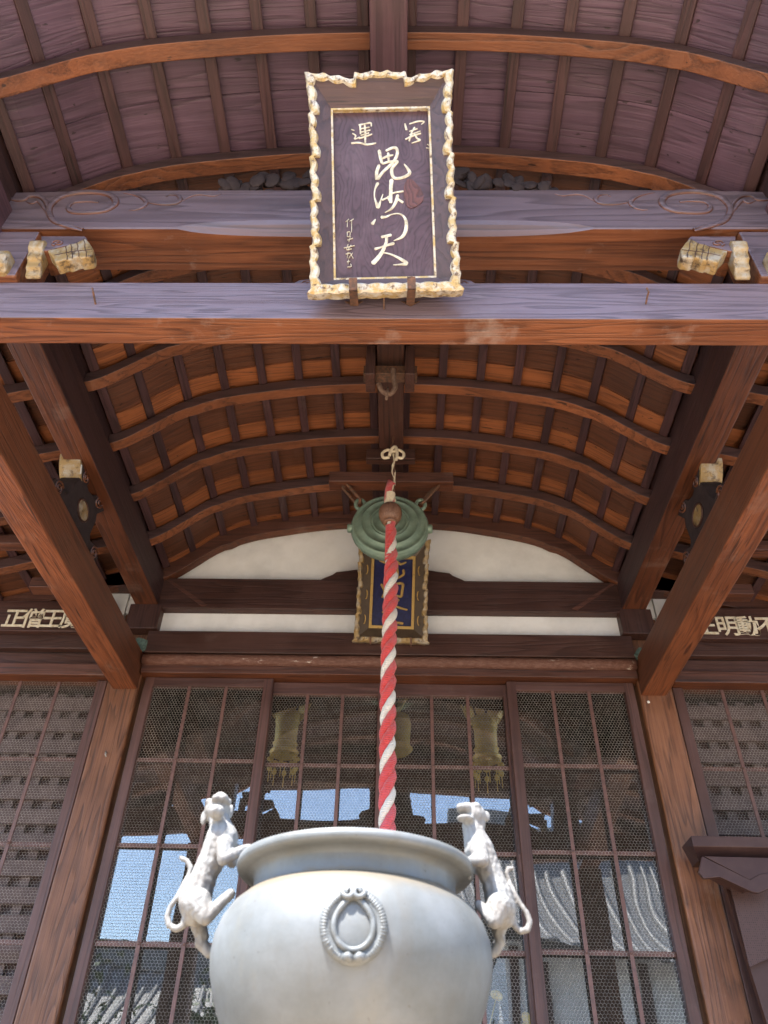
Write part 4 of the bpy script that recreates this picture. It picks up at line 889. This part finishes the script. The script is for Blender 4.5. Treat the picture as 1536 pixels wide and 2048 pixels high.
MB().prism(pxp([(1447, 1762), (1550, 2100), (1700, 2100), (1700, 1762)], 3.88), (0, .03, 0)).build('back_panel', simple('red_brown_panel', (.055, .022, .017), .5, scale=6), hd)

# ------------------------------------------------------------------ gilded hanging ornaments inside the hall
def ornament(px_, py_, Y, sc, lab):
    c = WY(px_, py_, Y); T = thing('hanging_banner', lab, 'altar ornament', c + Vector((0, 0, -1.3 * sc)), 'gilded ornaments hanging before the altar')
    for k in range(9):
        a = 2 * math.pi * (k + .25) / 9; d = Vector((math.cos(a), math.sin(a), 0)); u = Vector((-d.y, d.x, 0))
        o = c + d * .19 * sc; pts = [o - u * .05 * sc + Vector((0, 0, -.12 * sc)), o - u * .075 * sc + d * .06 * sc + Vector((0, 0, .02 * sc)), o + d * .11 * sc + Vector((0, 0, .15 * sc)), o + u * .075 * sc + d * .06 * sc + Vector((0, 0, .02 * sc)), o + u * .05 * sc + Vector((0, 0, -.12 * sc))]
        MB().prism(pts, d * .008).build('lotus_petal', GOLDI, T)
    MB().lathe([(.0, -.08), (.16, -.09), (.17, -.12), (.15, -.13), (.15, -.2), (.165, -.21), (.15, -.23), (.145, -.5), (.165, -.52), (.15, -.54), (.15, -.6), (.19, -.63), (.17, -.67), (.0, -.67)] if sc == 1 else [(r * sc, z * sc) for r, z in [(.0, -.08), (.16, -.09), (.17, -.12), (.15, -.13), (.15, -.2), (.165, -.21), (.15, -.23), (.145, -.5), (.165, -.52), (.15, -.54), (.15, -.6), (.19, -.63), (.17, -.67), (.0, -.67)]], c, 28).build('drum', GOLDI, T, smooth=False)
    for k in range(8):
        a = 2 * math.pi * k / 8; p = c + Vector((.17 * sc * math.cos(a), .17 * sc * math.sin(a), -.72 * sc))
        MB().ball(p, (.045 * sc, .045 * sc, .03 * sc)).ball(p + Vector((0, 0, -.12 * sc)), (.03 * sc, .03 * sc, .045 * sc)).tube([p, p + Vector((0, 0, -.3 * sc))], .006 * sc, 5).build('bell_pendant', GOLDI, T, smooth=True)
    MB().tube([c + Vector((0, 0, -.1 * sc)), c + Vector((0, 0, 1.5))], .008, 6).build('hanging_rod', IRON, T)
ornament(578, 1415, 4.5, .46, 'gilded hanging drum ornament with lotus crown behind the inner door without a finger pull')
ornament(968, 1425, 4.5, .46, 'gilded hanging drum ornament with lotus crown behind the inner door with a finger pull')
c = WY(790, 1400, 4.5); T = thing('gilded_canopy', 'gilded openwork canopy hanging behind the rope above the altar', 'altar ornament', c)
for sx in (-1, 1):
    for k in range(5):
        MB().tube(catmull([c + Vector((sx * .02, 0, -.02 * k)), c + Vector((sx * (.09 + .01 * k), 0, .02 + .03 * k)), c + Vector((sx * (.17 - .01 * k), 0, .14 - .02 * k))], 5), [.012, .011, .01, .009, .008, .008, .007, .006, .005, .004, .003], 6).build('openwork_leaf', GOLDI, T, smooth=True)
MB().lathe([(0, -.1), (.09, -.12), (.1, -.16), (.09, -.3), (.11, -.32), (.09, -.34), (.0, -.34)], c, 24).build('drum', GOLDI, T)
MB().tube([c + Vector((0, 0, -.1)), c + Vector((0, 0, 1.3))], .008, 6).build('hanging_rod', IRON, T)
T = thing('altar', 'dark altar table with gilded fittings deep inside the hall', 'altar', (0, 7.4, .92))
box('altar_table', -1.4, 1.4, 7.0, 7.9, .92, 1.9, DARKW[0], T, .01); box('gilded_rail', -1.42, 1.42, 6.96, 7.0, 1.8, 1.9, GOLDI, T, .005)
for sx in (-1, 1):
    mb = MB(); rnd = random.Random(9)
    for k in range(26):
        a = rnd.uniform(-1.1, 1.1); L_ = rnd.uniform(.25, .75); p0 = Vector((sx * .62, 6.9, 1.95)); p1 = p0 + Vector((math.sin(a) * L_ * .6, rnd.uniform(-.1, .1), L_ * math.cos(a * .7)))
        mb.tube([p0, p0.lerp(p1, .6) + Vector((0, 0, .05)), p1], .005, 5); mb.ball(p1, (.05, .012, .035), 8, 5, Matrix.Rotation(a, 3, 'Y'))
    q = thing('gilded_lotus_spray', 'gilded lotus spray on the altar, ' + ('behind the door with a finger pull' if sx > 0 else 'behind the door without a finger pull'), 'altar ornament', (sx * .62, 6.9, 1.9), 'gilded lotus sprays on the altar')
    mb.build('stems', GOLDI, q, smooth=True); MB().lathe([(0, 0), (.06, 0), (.09, .08), (.05, .16), (.07, .2)], (sx * .62, 6.9, 1.9), 20).build('vase', GOLDI, q, smooth=True)

# ------------------------------------------------------------------ across the yard (seen in the door glass)
TILE = simple('grey_roof_tile', (.16, .165, .17), .6, 0, scale=12, c2=(.25, .255, .26), bump=.1)
def far_hall(x0, x1, Y, eave, ridge, depth, lab):
    T = thing('tiled_hall', lab, 'hall', ((x0 + x1) / 2, Y, 0), None)
    box('wall', x0 + 1, x1 - 1, Y - depth + 1, Y - 1, 0, eave + .3, PLASTER, T, 0)
    for k in range(int((x1 - x0 - 2) / 1.8)): box('post', x0 + 1.1 + k * 1.8, x0 + 1.3 + k * 1.8, Y - 1, Y - .9, 0, eave + .2, DARKW[2], T, 0)
    n = 10; mb = MB(); xm = Y - depth / 2
    def pz(t_): return eave + (ridge - eave) * (t_ ** 1.5 * .75 + t_ * .25)
    for sgn, y0 in ((1, Y), (-1, Y - depth)):
        mb = MB()
        for i in range(n + 1):
            t_ = i / n; yy = y0 + (xm - y0) * t_
            for j in range(9):
                u = j / 8; lift = .7 * (abs(u - .5) * 2) ** 3 * (1 - t_); mb.v.append((x0 + (x1 - x0) * u, yy, pz(t_) + lift))
        mb.f = [(i * 9 + j, i * 9 + j + 1, i * 9 + 10 + j, i * 9 + 9 + j) for i in range(n) for j in range(8)]
        rf = mb.build('roof_slope', TILE, T, smooth=True)
        if sgn < 0: continue
        k = 0; xx = x0
        while xx <= x1 + .01:
            u = (xx - x0) / (x1 - x0); pts = []
            for i in range(n + 1):
                t_ = i / n; pts.append((xx, y0 + (xm - y0) * t_, pz(t_) + .7 * (abs(u - .5) * 2) ** 3 * (1 - t_) + .02))
            MB().tube(pts, .075, 6).build('tile_row', TILE, rf, smooth=True); xx += .32
    box('ridge', x0 + .2, x1 - .2, xm - .2, xm + .2, ridge - .1, ridge + .55, TILE, T, .05)
far_hall(1.2, 13, -7.5, 4.9, 8.2, 8, 'white walled hall with grey tiled roof across the yard')
far_hall(-13, -3.6, -13, 3.6, 5.6, 5, 'low gatehouse with grey tiled roof across the yard')
LEAF = simple('leaf_green', (.045, .085, .03), .55, scale=1.5, c2=(.075, .12, .04), bump=0)
BARK = simple('bark', (.10, .075, .055), .9, scale=14, bump=.6)
def tree(x, y, h, r, seed, lab):
    rnd = random.Random(seed); T = thing('pine_tree', lab, 'tree', (x, y, 0), 'trees across the yard'); tips = []
    tr = [(x, y, 0), (x + .1, y, h * .3), (x - .1, y + .1, h * .6), (x, y, h * .9)]
    mb = MB().tube(catmull(tr, 4), [.26 - .018 * i for i in range(13)], 8)
    for k in range(14):
        z = h * (.3 + .6 * k / 14); a = rnd.uniform(0, 6.28); L_ = r * (1.15 - .6 * k / 14) * rnd.uniform(.7, 1.05); e = Vector((x + math.cos(a) * L_, y + math.sin(a) * L_, z + rnd.uniform(.1, .7)))
        mb.tube([(x, y, z), Vector((x, y, z)).lerp(e, .5) + Vector((0, 0, .15)), e], [.08, .05, .02], 6); tips += [e, Vector((x, y, z)).lerp(e, .65)]
    mb.build('trunk', BARK, T, smooth=True); mb = MB()
    for c in tips + [Vector((x, y, h * .92))] * 2:
        for k in range(130):
            d = Vector((rnd.gauss(0, .45), rnd.gauss(0, .45), rnd.gauss(0, .2))) * (r / 2.2); p = c + d; a, b = Vector((rnd.gauss(0, 1), rnd.gauss(0, 1), rnd.gauss(0, 1))).normalized(), Vector((rnd.gauss(0, 1), rnd.gauss(0, 1), rnd.gauss(0, 1))).normalized()
            s_ = rnd.uniform(.07, .13); n = len(mb.v); mb.v += [tuple(p - a * s_), tuple(p + b * s_ * .5), tuple(p + a * s_), tuple(p - b * s_ * .5)]; mb.f.append((n, n + 1, n + 2, n + 3))
    mb.build('crown', LEAF, T)['kind'] = 'stuff'
tree(-2.6, -9.5, 4.6, 1.8, 1, 'broad leafy tree in front of the low gatehouse')
tree(-7.5, -10, 5.2, 2.2, 2, 'spreading tree at the outer end of the gatehouse')
tree(.6, -11, 4.2, 1.7, 4, 'smaller tree beside the white walled hall')
